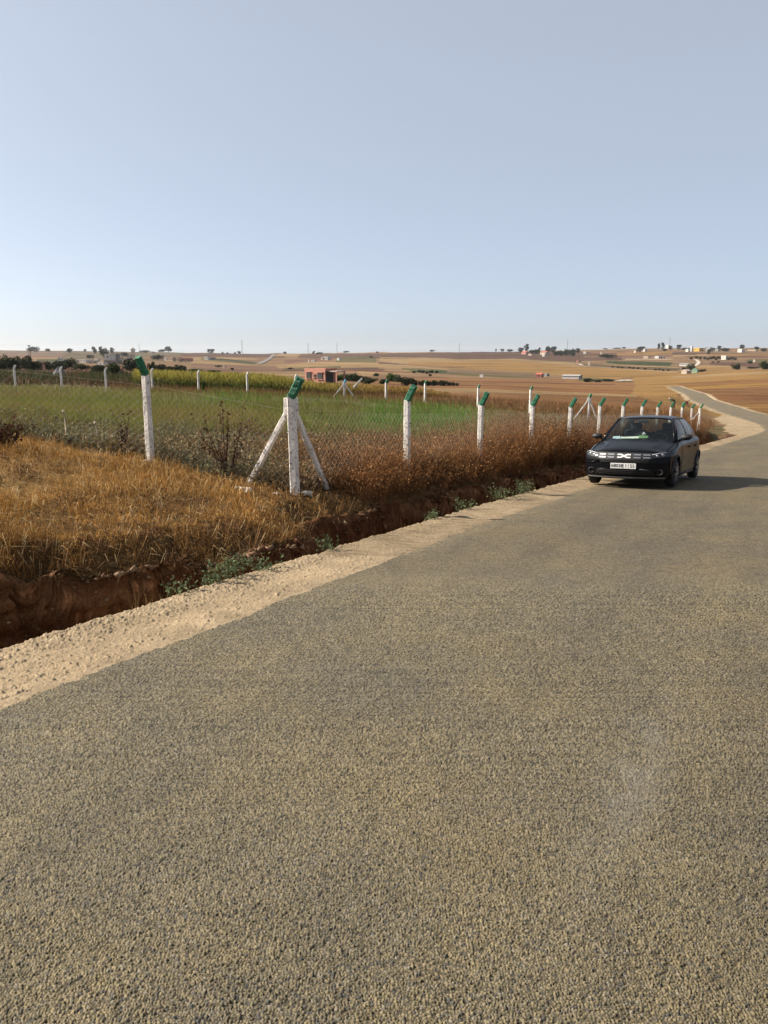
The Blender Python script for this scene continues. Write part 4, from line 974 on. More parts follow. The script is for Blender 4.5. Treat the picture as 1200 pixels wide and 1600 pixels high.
# skyline trees, left to right
SK = [(52, 550, 13, 8, 'wide', 'blue', 'broad dark tree on the skyline behind the twin utility poles'), (75, 550, 7, 5, 'round', 'blue', 'small round tree on the skyline right of the poles'),
      (109, 552, 8, 7, 'round', 'blue', 'round dark tree on the skyline above the white sheds'), (133, 550, 5, 4, 'round', 'blue', 'tiny tree on the skyline left of the grey block house'),
      (148, 553, 9, 9, 'tall', 'mid', 'tree standing left of the big village tree'), (158, 551, 8, 8, 'tall', 'mid', 'slim tree between two village trees'), (164, 560, 13, 15, 'round', 'mid', 'large village tree directly behind the white walled house'),
      (175, 553, 8, 8, 'tall', 'blue', 'dark tree above the grey block house'), (140, 560, 10, 6, 'wide', 'blue', 'low dark trees beside the village houses'), (195, 557, 12, 6, 'wide', 'blue', 'spreading tree right of the grey block house'),
      (227, 551, 12, 4, 'wide', 'blue', 'low tree hidden behind the lone post'), (246, 562, 14, 8, 'wide', 'blue', 'dark trees right of the lone post arm'), (253, 551, 8, 5, 'wide', 'blue', 'smaller of the skyline pair right of the lone post'),
      (263, 551, 11, 9, 'round', 'blue', 'taller of the skyline pair right of the lone post'), (329, 553, 11, 6.5, 'round', 'blue', 'rounded lone tree on the skyline above the white farm'),
      (348, 553.5, 4, 3, 'round', 'blue', 'first of four tiny skyline trees left of the mast'), (355, 553.5, 4, 2.5, 'round', 'blue', 'second of four tiny skyline trees left of the mast'), (367, 553.5, 4, 3, 'round', 'blue', 'third of four tiny skyline trees left of the mast'), (374, 553.5, 6, 4, 'round', 'blue', 'fourth and largest of the tiny skyline trees left of the mast'),
      (445, 553, 6, 3, 'round', 'blue', 'tiny skyline tree right of the climbing road'), (490, 553.5, 5, 4, 'tall', 'blue', 'tiny skyline tree between the two masts'), (499, 553.5, 8, 3, 'wide', 'blue', 'low scrub on the skyline between the two masts'),
      (541, 551.5, 7, 3, 'wide', 'blue', 'flat dark bush on the skyline right of the second mast'), (675, 549.5, 8, 3, 'wide', 'blue', 'flat bush on the skyline above the ploughed slope'), (590, 552, 5, 2.5, 'round', 'blue', 'speck of a bush on the skyline left of the ploughed slope'),
      (775, 550, 3, 4, 'tall', 'blue', 'slim tree starting the hilltop hamlet row'), (785, 550, 6, 4, 'round', 'blue', 'small round tree second in the hilltop hamlet row'), (797, 550, 10, 4, 'wide', 'blue', 'low bush third in the hilltop hamlet row'),
      (813, 551, 9, 7, 'round', 'blue', 'round tree left of the red roofed house'), (823, 550, 9, 10, 'tall', 'blue', 'tallest tree of the hilltop hamlet'), (831, 553, 8, 6, 'round', 'dark', 'dark tree right of the tallest hamlet tree'),
      (838, 553, 10, 7, 'wide', 'dark', 'spreading dark tree between the two red roofs'), (843, 549, 5, 5, 'tall', 'blue', 'slim tree above the second red roof'), (856, 552, 9, 10, 'round', 'dark', 'full dark tree behind the second red roof'),
      (864, 552, 9, 9, 'round', 'blue', 'rounded tree right of the second red roof'), (868, 557, 8, 6, 'round', 'dark', 'dark round tree in front of the hamlet trees'), (876, 556, 10, 9, 'wide', 'olive', 'olive green tree right of the hamlet houses'),
      (886, 556, 12, 10, 'wide', 'olive', 'largest olive green tree under the hamlet mast'), (895, 558, 9, 12, 'round', 'dark', 'dark tree at the right end of the hamlet'), (902, 552, 8, 7, 'round', 'blue', 'bluish tree past the right end of the hamlet'),
      (946, 545.5, 5, 2, 'wide', 'blue', 'dark speck on the skyline left of the long bush'), (964, 544.5, 9, 2, 'wide', 'blue', 'long low bush on the right skyline'), (975, 544.5, 6, 2.5, 'round', 'blue', 'bush beside the long low one on the right skyline'),
      (949, 560, 20, 6, 'wide', 'dark', 'dark oblong thicket on the slope above the green field'), (1000, 551, 12, 8, 'round', 'blue', 'dark tree beside the small white cottage'), (1006, 546, 4, 4, 'round', 'blue', 'tree tip behind the small white cottage'),
      (1029, 546, 6, 8, 'tall', 'blue', 'left of two tall trees by the hilltop white house'), (1036, 546, 7, 9, 'tall', 'blue', 'right of two tall trees by the hilltop white house'), (1039, 549, 7, 4, 'round', 'dark', 'low dark bush under the two tall trees'), (1048, 547, 6, 6, 'round', 'blue', 'tree right of the hilltop white house'),
      (1060, 548, 7, 8, 'round', 'blue', 'bluish tree left of the yellow building'), (1071, 547, 9, 4, 'wide', 'blue', 'low trees between the bluish tree and the yellow building'), (1107, 555, 6, 8, 'round', 'dark', 'dark lone tree below the long low trees'),
      (1110, 548, 12, 5, 'wide', 'blue', 'low trees right of the yellow building'), (1123, 547, 6, 6, 'round', 'blue', 'round tree above the long grey shed'), (1133, 549, 14, 5, 'wide', 'blue', 'long dark trees right of the grey shed'),
      (1159, 546, 7, 7, 'round', 'blue', 'round tree behind the right-hand white house'), (1182, 547, 8, 5, 'round', 'blue', 'round tree near the frame edge above the fields'), (1192, 549, 10, 5, 'wide', 'blue', 'spreading tree at the frame edge above the fields')]
for px_, py_, w_, h_, kd, tn, lb in SK: tree(px_, py_, w_, h_, kd, tn, lb, 'trees far off on the hills')
# hedge beyond the rear fence, left
for i, (px_, py_, w_, h_, kd, tn) in enumerate([(3, 578, 14, 13, 'bush', 'dark'), (14, 578, 17, 17, 'wide', 'dark'), (24, 578, 12, 15, 'bush', 'olive'), (38, 577, 16, 17, 'bush', 'mid'), (50, 578, 9, 12, 'bush', 'dark'), (60, 577, 10, 11, 'bush', 'olive'),
                                                (80, 577, 10, 10, 'bush', 'dark'), (92, 577, 14, 11, 'bush', 'mid'), (108, 577, 16, 13, 'wide', 'dark'), (128, 578, 13, 8, 'wide', 'mid'), (156, 583, 16, 11, 'bush', 'dark'), (178, 588, 17, 17, 'bush', 'mid'), (206, 579, 16, 15, 'bush', 'dark'), (200, 590, 20, 6, 'bush', 'olive'), (238, 580, 7, 12, 'bush', 'dark')]):
    tree(px_, py_ + 1, w_ * 1.3, h_ * 1.3, kd, tn, 'bushy green tree in the hedge beyond the rear fence, %s from the frame edge' % (ORD + ['fourteenth', 'fifteenth'])[i], 'hedge trees beyond the rear fence', 'hedge_tree')
for i, (px_, py_, w_, h_) in enumerate([(251, 582, 15, 13), (268, 583, 14, 11), (281, 583, 18, 13)]):
    tree(px_, py_, w_, h_, 'bush', 'dark', 'dark clipped round bush above the yellow crop, %s of three' % ['first', 'second', 'third'][i], 'three round bushes above the crop', 'round_bush', 'bush')
for px_, py_, w_, h_, tn, lb in [(302, 581, 26, 5, 'lush', 'low green hedge strip right of the round bushes'), (333, 583, 22, 5, 'dark', 'dark low bushes above the yellow crop by the thin post'), (363, 579, 6, 4, 'dark', 'single small dark bush in the brown field'), (341, 574, 12, 3, 'olive', 'faint low scrub in the brown field'), (402, 588, 10, 3, 'dark', 'small dark bush at the top edge of the crop'), (490, 579, 6, 3, 'dark', 'tiny bush on the slope above the pink house'), (453, 577, 7, 3, 'dark', 'tiny dark bush left of the pink house slope'), (579, 559, 6, 2.5, 'dark', 'dark bush on the far straw field')]:
    tree(px_, py_, w_, h_, 'wide', tn, lb, 'scattered field bushes', 'field_bush', 'bush')
for px_, py_, w_, h_, tn, lb in [(528, 595, 14, 9, 'lush', 'green shrub touching the pink house porch'), (541, 595, 18, 11, 'mid', 'leafy green tree right of the pink house'), (553, 596, 17, 12, 'mid', 'broad green tree behind the blue headed post'), (565, 596, 14, 9, 'dark', 'dark end tree of the clump by the pink house'), (582, 598, 16, 8, 'dark', 'low dark green bush right of the house clump'), (589, 588, 9, 5, 'dark', 'small dark bush set above the low one'), (574, 600, 14, 7, 'mid', 'low hedge bush between house clump and orchard'), (598, 600, 14, 8, 'mid', 'green bush starting the orchard clump')]:
    tree(px_, py_, w_, h_, 'bush', tn, lb, 'greenery by the pink house', 'garden_bush', 'bush')
for px_, py_, w_, h_, tn, lb in [(613, 596, 16, 13, 'lush', 'tallest light green tree of the orchard clump'), (624, 597, 18, 9, 'mid', 'light green tree second in the orchard clump'), (635, 603, 10, 12, 'dark', 'dark tree dropping below the orchard clump'), (641, 600, 11, 10, 'mid', 'orchard tree just left of a green arm')]:
    tree(px_, py_, w_, h_, 'bush', tn, lb, 'orchard clump', 'orchard_tree')
for i, (px_, w_, h_) in enumerate([(648, 8, 9), (658, 10, 9), (669, 10, 8), (679, 11, 9), (692, 11, 9), (702, 6, 6.5), (708, 6, 6), (715, 4.5, 5)]):
    tree(px_, 603, w_, h_, 'bush', 'dark', 'dark round orchard tree in the row, %s from its left end' % ORD[i], 'orchard row', 'orchard_tree')
for i, (px_, py_, w_, h_) in enumerate([(647, 583, 4, 3.5), (655, 582, 5, 4), (661, 583, 5, 4.5), (667, 584, 5, 4), (674, 583, 6, 4.5), (682, 583, 5, 4), (672, 588, 4, 4)]):
    tree(px_, py_, w_, h_, 'bush', 'dark', 'tiny dark tree in the green strip above the orchard row, %s from the left' % ORD[i], 'tiny trees in the green strip', 'strip_tree')
for px_, py_, w_, h_, tn, lb in [(918, 597, 12, 6, 'dark', 'dark green bush beside the pale farm track'), (931, 597, 12, 4, 'olive', 'greyish hedge right of the dark bush'), (948, 596, 18, 4, 'olive', 'long greyish hedge by the pale farm track'),
                                 (1080, 579, 10, 10, 'mid', 'green tree by the green roofed shed'), (1094, 581, 8, 4, 'dark', 'low dark bush right of the green roofed shed'), (1101, 580, 6, 3, 'dark', 'small dark bush second right of the green roofed shed'),
                                 (1149, 577.5, 10, 9, 'mid', 'round green tree alone on the golden crest'), (1172, 569, 7, 5, 'mid', 'small green tree above the golden crest'), (1177, 576, 12, 3, 'dark', 'low dark scrub on the crest between two trees'), (1196, 577, 16, 12, 'mid', 'bushy green tree at the frame edge on the crest'),
                                 (1114, 567, 4, 2.5, 'dark', 'dot of a bush under the olive grove'), (1122, 567, 4, 2.5, 'dark', 'second dot of a bush under the olive grove'), (1069, 581, 7, 6, 'dark', 'dark bush left of the green tree by the sheds')]:
    tree(px_, py_, w_, h_, 'bush' if w_ > 7 else 'round', tn, lb, 'bushes on the right slopes', 'slope_bush', 'bush')
for i, (px_, py_) in enumerate([(1080, 562), (1088, 561), (1094, 562), (1101, 562), (1106, 563), (1111, 562), (1115, 561), (1119, 563), (1123, 561), (1127, 562), (1139, 563), (1143, 562), (1148, 563)]):
    tree(px_, py_, 6, 4, 'round', 'dark', 'small dark tree of the olive grove round the white ruin, %s from the left' % ORD[i], 'olive grove round the white ruin', 'olive_tree')
for i, (px_, py_) in enumerate([(957, 575), (966, 575.5), (972, 576), (984, 576), (989, 577), (997, 577), (1008, 578), (1024, 579), (1030, 579), (1036, 580), (1044, 580)]):
    tree(px_, py_, 5, 2.6, 'round', 'dark', 'tiny dark tree lining the field below the green strip, %s from the left' % ORD[i], 'tree line below the green strip', 'line_tree')
tree(322, 617, 9, 15, 'tall', 'lush', 'bright green sapling beside a rear fence post', None, 'sapling', 'sapling', y=59)

# ------------------------------------------------------------------ buildings and other far things
WALL = {}
def wall_mat(c):
    k = tuple(c)
    if k not in WALL: WALL[k] = plain('wall_paint_%d' % len(WALL), tuple(v_ * .62 for v_ in c), .85, .15, .8)
    return WALL[k]
M['void'] = plain('dark_opening', (.03, .028, .028), .5, .1); M['roofgrey'] = plain('grey_roof', (.25, .24, .23), .7, .2, .5); M['roofred'] = plain('tile_roof', (.36, .10, .065), .8, .2, .5)
def house(px0, px1, pyt, pyb, wall, label, cat='building', rot=.12, roof='flat', depth=.8, wins=2, group=None, door=False, roofc=None, floors=1):
    pxc = (px0 + px1) / 2; pos = hit(pxc, pyb); k = pos.y / 1200 * 1.02
    w = (px1 - px0) * k * .97; h = (pyb - pyt) * k; d = w * depth
    e = empty('house' if cat == 'building' else cat.replace(' ', '_'), pos, rot - math.atan2(pos.x, pos.y)); tag(e, label, cat, group)
    wm = wall_mat(wall); hb = h if roof == 'flat' else h * .68
    mb = MB(); mb.box((0, 0, hb / 2 - 1), (w, d, hb + 2)); mb.build('wall', wm, e)
    rm = roofc or (M['roofgrey'] if roof != 'red' else M['roofred'])
    mb = MB()
    if roof == 'flat':
        t = min(.35, h * .1)
        mb.box((0, 0, hb - t * .4), (w + .1, d + .1, t * .5)); mb.build('parapet', wm, e)
    else:
        o_ = w * .04; z0 = hb; z1 = h
        vs = [(-w / 2 - o_, -d / 2 - o_, z0), (w / 2 + o_, -d / 2 - o_, z0), (w / 2 + o_, d / 2 + o_, z0), (-w / 2 - o_, d / 2 + o_, z0), (-w / 2 - o_, 0, z1), (w / 2 + o_, 0, z1)]
        mb.add(vs, [(0, 1, 5, 4), (2, 3, 4, 5), (0, 4, 3), (1, 2, 5), (3, 2, 1, 0)]); mb.build('roof', rm, e)
    nw = wins
    for f_ in range(floors):
        for i in range(nw):
            cx = (i + .5) / nw * w - w / 2; fh = hb / floors
            mb = MB(); mb.box((cx, -d / 2 - .02, fh * (f_ + .56)), (min(1.3, w / nw * .4), .12, fh * .34)); mb.build('window', M['void'], e)
    if door:
        mb = MB(); mb.box((w * .2, -d / 2 - .03, hb * .3), (min(1.2, w * .16), .14, hb * .6)); mb.build('door', M['void'], e)
    return e
WH = (.72, .68, .62); CR = (.62, .50, .40); PK = (.60, .30, .24); GR = (.30, .29, .29); TN = (.46, .33, .24)
# pink house with porch
pos = hit(492, 597); k = pos.y / 1200 * 1.02
e = empty('pink_house', pos, -.72 - math.atan2(pos.x, pos.y)); tag(e, 'flat roofed salmon pink house with barred windows and shaded porch', 'house')
hw, hh_, hd = 41 * k, 18 * k, 26 * k; pm = wall_mat((.62, .30, .22))
mb = MB(); mb.box((0, hd / 2, hh_ / 2 - 1), (hw, hd, hh_ + 2)); mb.build('wall', pm, e)
mb = MB()
for (cx, cy, sx, sy) in ((0, .1, hw + .16, .2), (0, hd - .1, hw + .16, .2), (-hw / 2 + .1, hd / 2, .2, hd - .41), (hw / 2 - .1, hd / 2, .2, hd - .41)): mb.box((cx, cy, hh_ + .18), (sx, sy, .4))
mb.build('parapet', pm, e)
for cx, ww, wh, zc in ((-hw * .29, 1.25, 1.35, .55), (hw * .26, 1.45, 1.35, .52), (-hw * .02, .6, .6, .5)):
    mb = MB(); mb.box((cx, -.03, hh_ * zc), (ww, .14, wh)); wn_ = mb.build('window', M['void'], e)
    mb = MB(); mb.box((cx, -.09, hh_ * zc - wh / 2 - .06), (ww + .3, .24, .12)); mb.build('sill', pm, wn_)
    mb = MB(); mb.box((cx, -.09, hh_ * zc + wh / 2 + .06), (ww + .3, .26, .12)); mb.build('lintel', pm, wn_)
    mb = MB(); [mb.box((cx + (i - 2) * ww / 5, -.13, hh_ * zc), (.04, .04, wh)) for i in range(5)]; mb.build('bars', M['roofgrey'], wn_)
for yy in (.22, .55):
    mb = MB(); mb.box((hw / 2 + .03, hd * yy, 1.15), (.14, 1.1, 2.3)); mb.build('door', M['void'], e)
mb = MB(); mb.box((hw / 2 + 1.35, hd * .55, hh_ - .25), (2.7, hd * .8, .22)); mb.build('porch_roof', wall_mat(CR), e)
for yy in (.2, .9):
    mb = MB(); mb.box((hw / 2 + 2.5, hd * yy, hh_ / 2 - .2), (.25, .25, hh_ - .3)); mb.build('porch_column', pm, e)
HS = [(165, 174, 553.5, 563, WH, 'bright white end of the two storey block house', 'building', 1, dict(wins=1)), (174, 186, 553, 563.5, (.22, .21, .22), 'grey unplastered two storey block house in the village', 'building', 2, dict(floors=2)),
      (166, 188, 563.2, 569, (.25, .22, .19), 'low dark walled yard below the grey block house', 'building', 1, dict(wins=0)),
      (91, 95, 559, 564, WH, 'tiny white box house at the village start', 'building', 1, {}), (95, 99, 560, 563.5, WH, 'second tiny white box house at the village start', 'building', 1, {}), (103, 109, 561, 566, CR, 'cream hut right of the tiny white houses', 'building', 1, {}),
      (110, 122, 562.5, 567.5, CR, 'cream low farmhouse in the village middle', 'building', 2, {}), (124, 142, 562, 566.5, WH, 'long white shed in the village middle', 'building', 3, {}), (50, 66, 564.5, 567.5, TN, 'long tan wall-like shed behind the hedge', 'building', 2, {}), (64, 76, 565, 572, PK, 'pinkish hut between hedge trees', 'building', 1, {}), (76, 90, 564.5, 568, CR, 'low cream shed behind the hedge', 'building', 2, {}),
      (140, 154, 564, 568, CR, 'cream farm building before the grey block house', 'building', 2, {}), (149, 155, 561, 567, WH, 'pale small house left of the white walled one', 'building', 1, {}), (155, 166, 566, 570, WH, 'white yard wall left of the dark yard', 'building', 1, {}), (188, 204, 558, 563.5, CR, 'cream house right of the grey block house', 'building', 3, {}), (203, 210, 553, 559, CR, 'stepped cream house below the little tower', 'building', 1, {}),
      (257, 262, 558, 563, WH, 'small white house in the far hamlet right of the lone post', 'building', 1, {}), (262, 276, 559, 564, TN, 'long tan building in the far hamlet right of the lone post', 'building', 3, {}), (276, 282, 559, 566, TN, 'tan hut ending the far hamlet', 'building', 1, {}), (284, 300, 560, 564.5, PK, 'low pinkish wall house past the far hamlet', 'building', 2, {}), (232, 240, 549.5, 552, CR, 'faint cream house on the skyline behind the lone post', 'building', 1, {}),
      (320, 328, 557.5, 562, WH, 'small white farmhouse under the lone skyline tree', 'building', 2, {}), (328, 336, 558.5, 561.5, GR, 'grey shed attached to the white farm', 'building', 1, {}), (349, 352, 570.5, 575, CR, 'tiny pale hut in the brown field', 'building', 0, {}),
      (502, 506, 558.5, 562.5, CR, 'cream hut left of the white hillside barn', 'building', 1, {}), (506, 515, 557.5, 562.5, WH, 'white hillside barn above the pink house', 'building', 2, {}), (527, 532, 559.5, 563, WH, 'white box house on the far olive slope', 'building', 1, {}), (487, 493, 562.5, 565, WH, 'low white shed left of the hillside barn', 'building', 1, {}), (482, 484, 562, 567.5, CR, 'slim pale pillar house on the slope', 'building', 0, {}),
      (838, 848, 583, 590, (.34, .12, .10), 'dull red barn in the valley', 'building', 1, dict(roof='red')), (848, 857, 584, 588, GR, 'grey lean-to beside the dull red barn', 'building', 1, {}), (880, 908, 585.5, 592, (.45, .42, .42), 'long grey white shed in the valley', 'building', 0, dict(roof='gable', depth=.4)), (750, 756, 585.5, 589.5, WH, 'white round cornered tank house alone in the valley', 'building', 0, {}),
      (816, 825, 549, 553.5, PK, 'red roofed house first in the hilltop hamlet', 'building', 2, dict(roof='red')), (846, 857, 549, 554, CR, 'cream house with red roof in the hilltop hamlet', 'building', 2, dict(roof='red')), (848, 852, 553, 557, WH, 'white hut below the red roofed hamlet house', 'building', 1, {}), (826, 832, 553, 555.5, CR, 'low cream wall below the tallest hamlet tree', 'building', 0, {}), (889, 893, 552, 556, WH, 'white hut among the hamlet trees', 'building', 1, {}),
      (912, 916, 549.5, 553, WH, 'white speck house right of the hamlet', 'building', 0, {}), (938, 941, 550, 554, CR, 'cream speck house left of the dark thicket', 'building', 0, {}), (901, 903, 563, 569, PK, 'slim reddish hut at the field corner', 'building', 0, {}), (919, 922, 565.5, 571, CR, 'slim cream hut at the field corner', 'building', 0, {}),
      (991, 995, 548, 551, CR, 'cream hut left of the white cottage', 'building', 0, {}), (1003, 1010, 545, 549.5, WH, 'small white cottage beside a dark tree', 'building', 1, {}), (1006, 1014, 556.5, 560, CR, 'low cream block above the green strip', 'building', 2, {}), (1024, 1031, 556.5, 560, WH, 'low white block above the green strip', 'building', 2, {}), (1031, 1038, 558, 560, GR, 'grey shed beside the low white block', 'building', 1, {}),
      (1041, 1046, 539.5, 544.5, WH, 'hilltop white house under the tallest mast', 'building', 1, {}), (1072, 1077, 545.5, 549.5, WH, 'white house left of the yellow building', 'building', 1, {}), (1079, 1082, 541, 549, (.55, .57, .62), 'narrow pale blue tower house left of the yellow building', 'building', 0, {}), (1086, 1097, 544, 549, (.62, .36, .07), 'bright yellow building on the hill', 'building', 2, {}), (1104, 1113, 543.5, 549, GR, 'grey blue house right of the yellow building', 'building', 2, {}), (1118, 1124, 545.5, 549, GR, 'grey shed under a round tree', 'building', 1, {}),
      (1128, 1136, 556, 562, WH, 'ruined white house within the olive grove', 'building', 2, dict(wins=1)), (1154, 1162, 545.5, 550.5, WH, 'clean white house right on the hill', 'building', 2, {}), (1063, 1076, 568, 572, (.75, .73, .7), 'white plastic greenhouse by the green strip', 'greenhouse', 0, dict(roof='gable')), (1177, 1180, 562, 566, CR, 'cream speck hut above the crest', 'building', 0, {}), (1170, 1182, 546.5, 548.5, CR, 'low cream farm between round trees at the frame edge', 'building', 1, {}), (1109, 1112, 546, 548, CR, 'tiny cream annex of the grey blue house', 'building', 0, {})]
for (a, b, t_, b_, wc, lb, ct, nw, kw) in HS:
    kw = dict(kw); kw.setdefault('wins', nw); house(a, b, t_, b_, wc, lb, ct, rot=-.55 + .25 * math.sin(a), **kw)
house(1083, 1089, 575.5, 583, (.30, .42, .30), 'shed with pale green gable end by the green tree', roof='gable', wins=0, roofc=wall_mat((.22, .40, .28)), rot=1.2, depth=1.4)
house(1067, 1077, 577.5, 584, (.5, .42, .34), 'shed with a sloping pale roof left of the green gabled one', roof='gable', wins=0, roofc=wall_mat((.6, .5, .42)), rot=.9, depth=1.0)
# little tower with pyramid cap
pos = hit(208, 551); k = pos.y / 1200 * 1.02; e = empty('tower', pos); tag(e, 'little village tower with pointed cap on the skyline', 'tower')
mb = MB(); mb.box((0, 0, 1.8 * k - 1), (4.5 * k, 4.5 * k, 3.6 * k + 2)); mb.build('wall', wall_mat(CR), e)
mb = MB(); mb.box((0, 0, 4.2 * k), (6.5 * k, 6.5 * k, 1.0 * k)); mb.build('gallery', wall_mat(TN), e)
mb = MB(); mb.tube([(0, 0, 4.7 * k), (0, 0, 8 * k)], [3.4 * k, .2 * k], 4); mb.build('roof', wall_mat(TN), e)
# masts
M['mast'] = plain('mast_steel', (.20, .20, .21), .6, .1)
def mast(px, pyt, pyb, w, label):
    pos = hit(px, pyb); k = pos.y / 1200 * 1.02; h = (pyb - pyt) * k; e = empty('lattice_mast', pos); tag(e, label, 'mast', 'masts on the skyline')
    b = w * k * .5; mb = MB()
    for a in range(3):
        an = a * 2.094; mb.tube([(b * math.cos(an), b * math.sin(an), -2), (b * .45 * math.cos(an), b * .45 * math.sin(an), h)], max(.14, b * .15), 5)
    mb.build('leg', M['mast'], e); mb = MB()
    for i in range(14):
        z0 = h * i / 14; z1 = h * (i + 1) / 14; s0 = b * (1 - .55 * i / 14); s1 = b * (1 - .55 * (i + 1) / 14)
        for a in range(3):
            a0 = a * 2.094; a1 = (a + 1) * 2.094; mb.tube([(s0 * math.cos(a0), s0 * math.sin(a0), z0), (s1 * math.cos(a1), s1 * math.sin(a1), z1)], max(.09, b * .10), 4)
    mb.build('bracing', M['mast'], e)
    mb = MB(); mb.tube([(0, 0, h * .98), (0, 0, h * 1.06)], .1, 5); mb.build('aerial', M['mast'], e)
for a in [(378.5, 532, 552.5, 1.4, 'faint tall mast left of the climbing road'), (481.5, 537, 552.5, 1.3, 'dark mast nearest the climbing road on its right'), (526.5, 537, 552, 1.2, 'second dark mast right of the climbing road'), (717.5, 536, 549.5, 1.2, 'mast above the ploughed slope'), (886, 532, 551, 1.2, 'thin mast over the hilltop hamlet'), (1046, 528, 545, 1.2, 'tallest thin mast over the white hilltop house'), (218, 537, 550, .8, 'thin mast behind the lone post arm')]: mast(*a)
# twin utility poles with wires
pos = hit(48, 571); k = pos.y / 1200 * 1.02; e = empty('utility_pole', pos, .3); tag(e, 'twin legged wooden utility pole rising from the hedge', 'utility pole')
hp = 30 * k
for s in (-1, 1):
    mb = MB(); mb.tube([(s * 1.3 * k, 0, -1), (s * .9 * k, 0, hp)], [.22, .16], 8); mb.build('leg', M['bark'], e)
mb = MB(); mb.box((0, 0, hp - .6), (4 * k, .2, .25)); mb.build('crossarm', M['bark'], e)
for s in (-1, 0, 1):
    mb = MB(); mb.tube([(s * 1.6 * k, 0, hp - .5), (s * 1.6 * k, 0, hp)], .12, 6); mb.build('insulator', wall_mat((.5, .45, .4)), e)
for j, (dy_, lb) in enumerate(((0, 'upper overhead wire running off past the frame edge'), (1.6, 'lower overhead wire running off past the frame edge'))):
    p0 = pos + Vector((0, 0, hp - dy_)); p1 = at(-260, 527 + dy_ * 2, pos.y * .8); mb = MB()
    mb.tube([p0.lerp(p1, t / 12) - Vector((0, 0, 3.0 * (t / 12) * (1 - t / 12) * 4 * .5)) for t in range(13)], .035, 4); tag(mb.build('overhead_wire', M['mast']), lb, 'wire')
# earth heap, fallen post, climbing road, farm tracks
def heap(px, py, w, h, col, label):
    pos = hit(px, py); k = pos.y / 1200 * 1.02; R = w * k / 2; mb = MB()
    def f(u, v):
        a = v * 2 * math.pi; r = u * R * (1 + .15 * math.sin(3 * a + px)); return (r * math.cos(a), r * math.sin(a) * .8, (1 - u ** 1.3) * h * k * (1 + .15 * math.sin(5 * a)) - .3 * u)
    mb.grid(f, 10, 22); o = mb.build('earth_heap', plain('heap_earth_%d' % px, col, .9, .4, 2, bump=.1), None, False); o.location = pos; tag(o, label, 'heap')
heap(93, 586, 26, 12, (.09, .085, .095), 'dark grey heap beyond the rear fence'); heap(76, 585, 12, 6, (.30, .24, .19), 'pale earth heap left of the dark one'); heap(190, 585, 26, 8, (.27, .14, .10), 'reddish earth mound beneath the village'); heap(20, 584, 34, 5, (.28, .15, .11), 'long reddish bank under the hedge')
a_ = at(552, 603, 58.0); a_.z = H1(a_.x, a_.y) + .9; b_ = at(566, 591, 58.0); mb = MB(); noisy_prism(mb, a_, b_, .13, .12, 6); tag(mb.build('leaning_post', M['post']), 'white concrete post toppled at a slant right of the blue headed post', 'leaning post')
def far_track(pts, w, col, label, name='track'):
    P = []
    for i in range(len(pts) - 1):
        for t in range(8): P.append((pts[i][0] + (pts[i + 1][0] - pts[i][0]) * t / 8, pts[i][1] + (pts[i + 1][1] - pts[i][1]) * t / 8))
    P.append(pts[-1]); W3 = [hit(*p_) for p_ in P]; mb = MB(); vs = []
    for i, p_ in enumerate(W3):
        d = (W3[min(i + 1, len(W3) - 1)] - W3[max(i - 1, 0)]); n_ = Vector((-d.y, d.x, 0)).normalized() * w / 2
        for s in (-1, 1):
            v = p_ + n_ * s; v.z = H1(v.x, v.y) + .35 + .0002 * p_.y; vs.append(v)
    mb.add(vs, [(2 * i, 2 * i + 1, 2 * i + 3, 2 * i + 2) for i in range(len(W3) - 1)]); o = mb.build(name, wall_mat(col), None, True); tag(o, label, name, kind='structure')
far_track([(404, 569), (412, 565.5), (420, 561.5), (426, 556), (429, 553.5)], 7, (.22, .20, .19), 'distant road climbing the far hill', 'road')
far_track([(1084, 573), (1090, 569.5), (1092, 566.5), (1089, 563.5), (1086, 562)], 6, (.60, .52, .42), 'pale winding farm track on the far slope', 'path')
far_track([(905, 569), (910, 571.5), (930, 573.3), (960, 575.5)], 5, (.58, .48, .36), 'pale farm track along the far field', 'path')
far_track([(966, 597), (972, 595), (978, 593.5), (984, 596.5)], 5, (.40, .34, .26), 'pale stony yard beside the farm track', 'path')
# ------------------------------------------------------------------ parked car
M['paint'] = plain('black_blue_paint', (.0035, .0037, .005), .3, .1, 3, spec=.08, coat=.13)
M['trim'] = plain('black_plastic', (.018, .018, .019), .6, .2, 20)
M['gap'] = plain('panel_gap', (.003, .003, .003), .9, .1, 20)
M['tyre'] = plain('tyre_rubber', (.02, .019, .018), .9, .3, 25)
M['rim'] = plain('wheel_cover', (.22, .22, .23), .35, .1, 10, metal=.7)
M['lip'] = plain('dull_silver', (.09, .09, .092), .5, .2, 10)
M['white'] = plain('white_enamel', (.60, .60, .59), .35, .03, 10)
M['chrome'] = plain('silver_trim', (.42, .42, .44), .25, .05, 10, metal=.8)
M['seat'] = plain('dark_upholstery', (.03, .03, .034), .9, .2, 20)
M['paper'] = plain('paper', (.70, .68, .60), .8, .1, 6); M['bluepaper'] = plain('blue_paper', (.55, .65, .72), .8, .1, 6)
M['tissuebox'] = plain('pale_green_card', (.35, .55, .25), .7, .3, 12)
m, nt, nn, ll, p = nodes('tinted_glass'); M['glass'] = m
tr = N(nt, 'ShaderNodeBsdfTransparent'); tr.inputs[0].default_value = (.62, .70, .68, 1); gl = N(nt, 'ShaderNodeBsdfGlossy'); gl.inputs['Roughness'].default_value = .03
lw_ = N(nt, 'ShaderNodeLayerWeight'); lw_.inputs[0].default_value = .5; mx = N(nt, 'ShaderNodeMixShader')
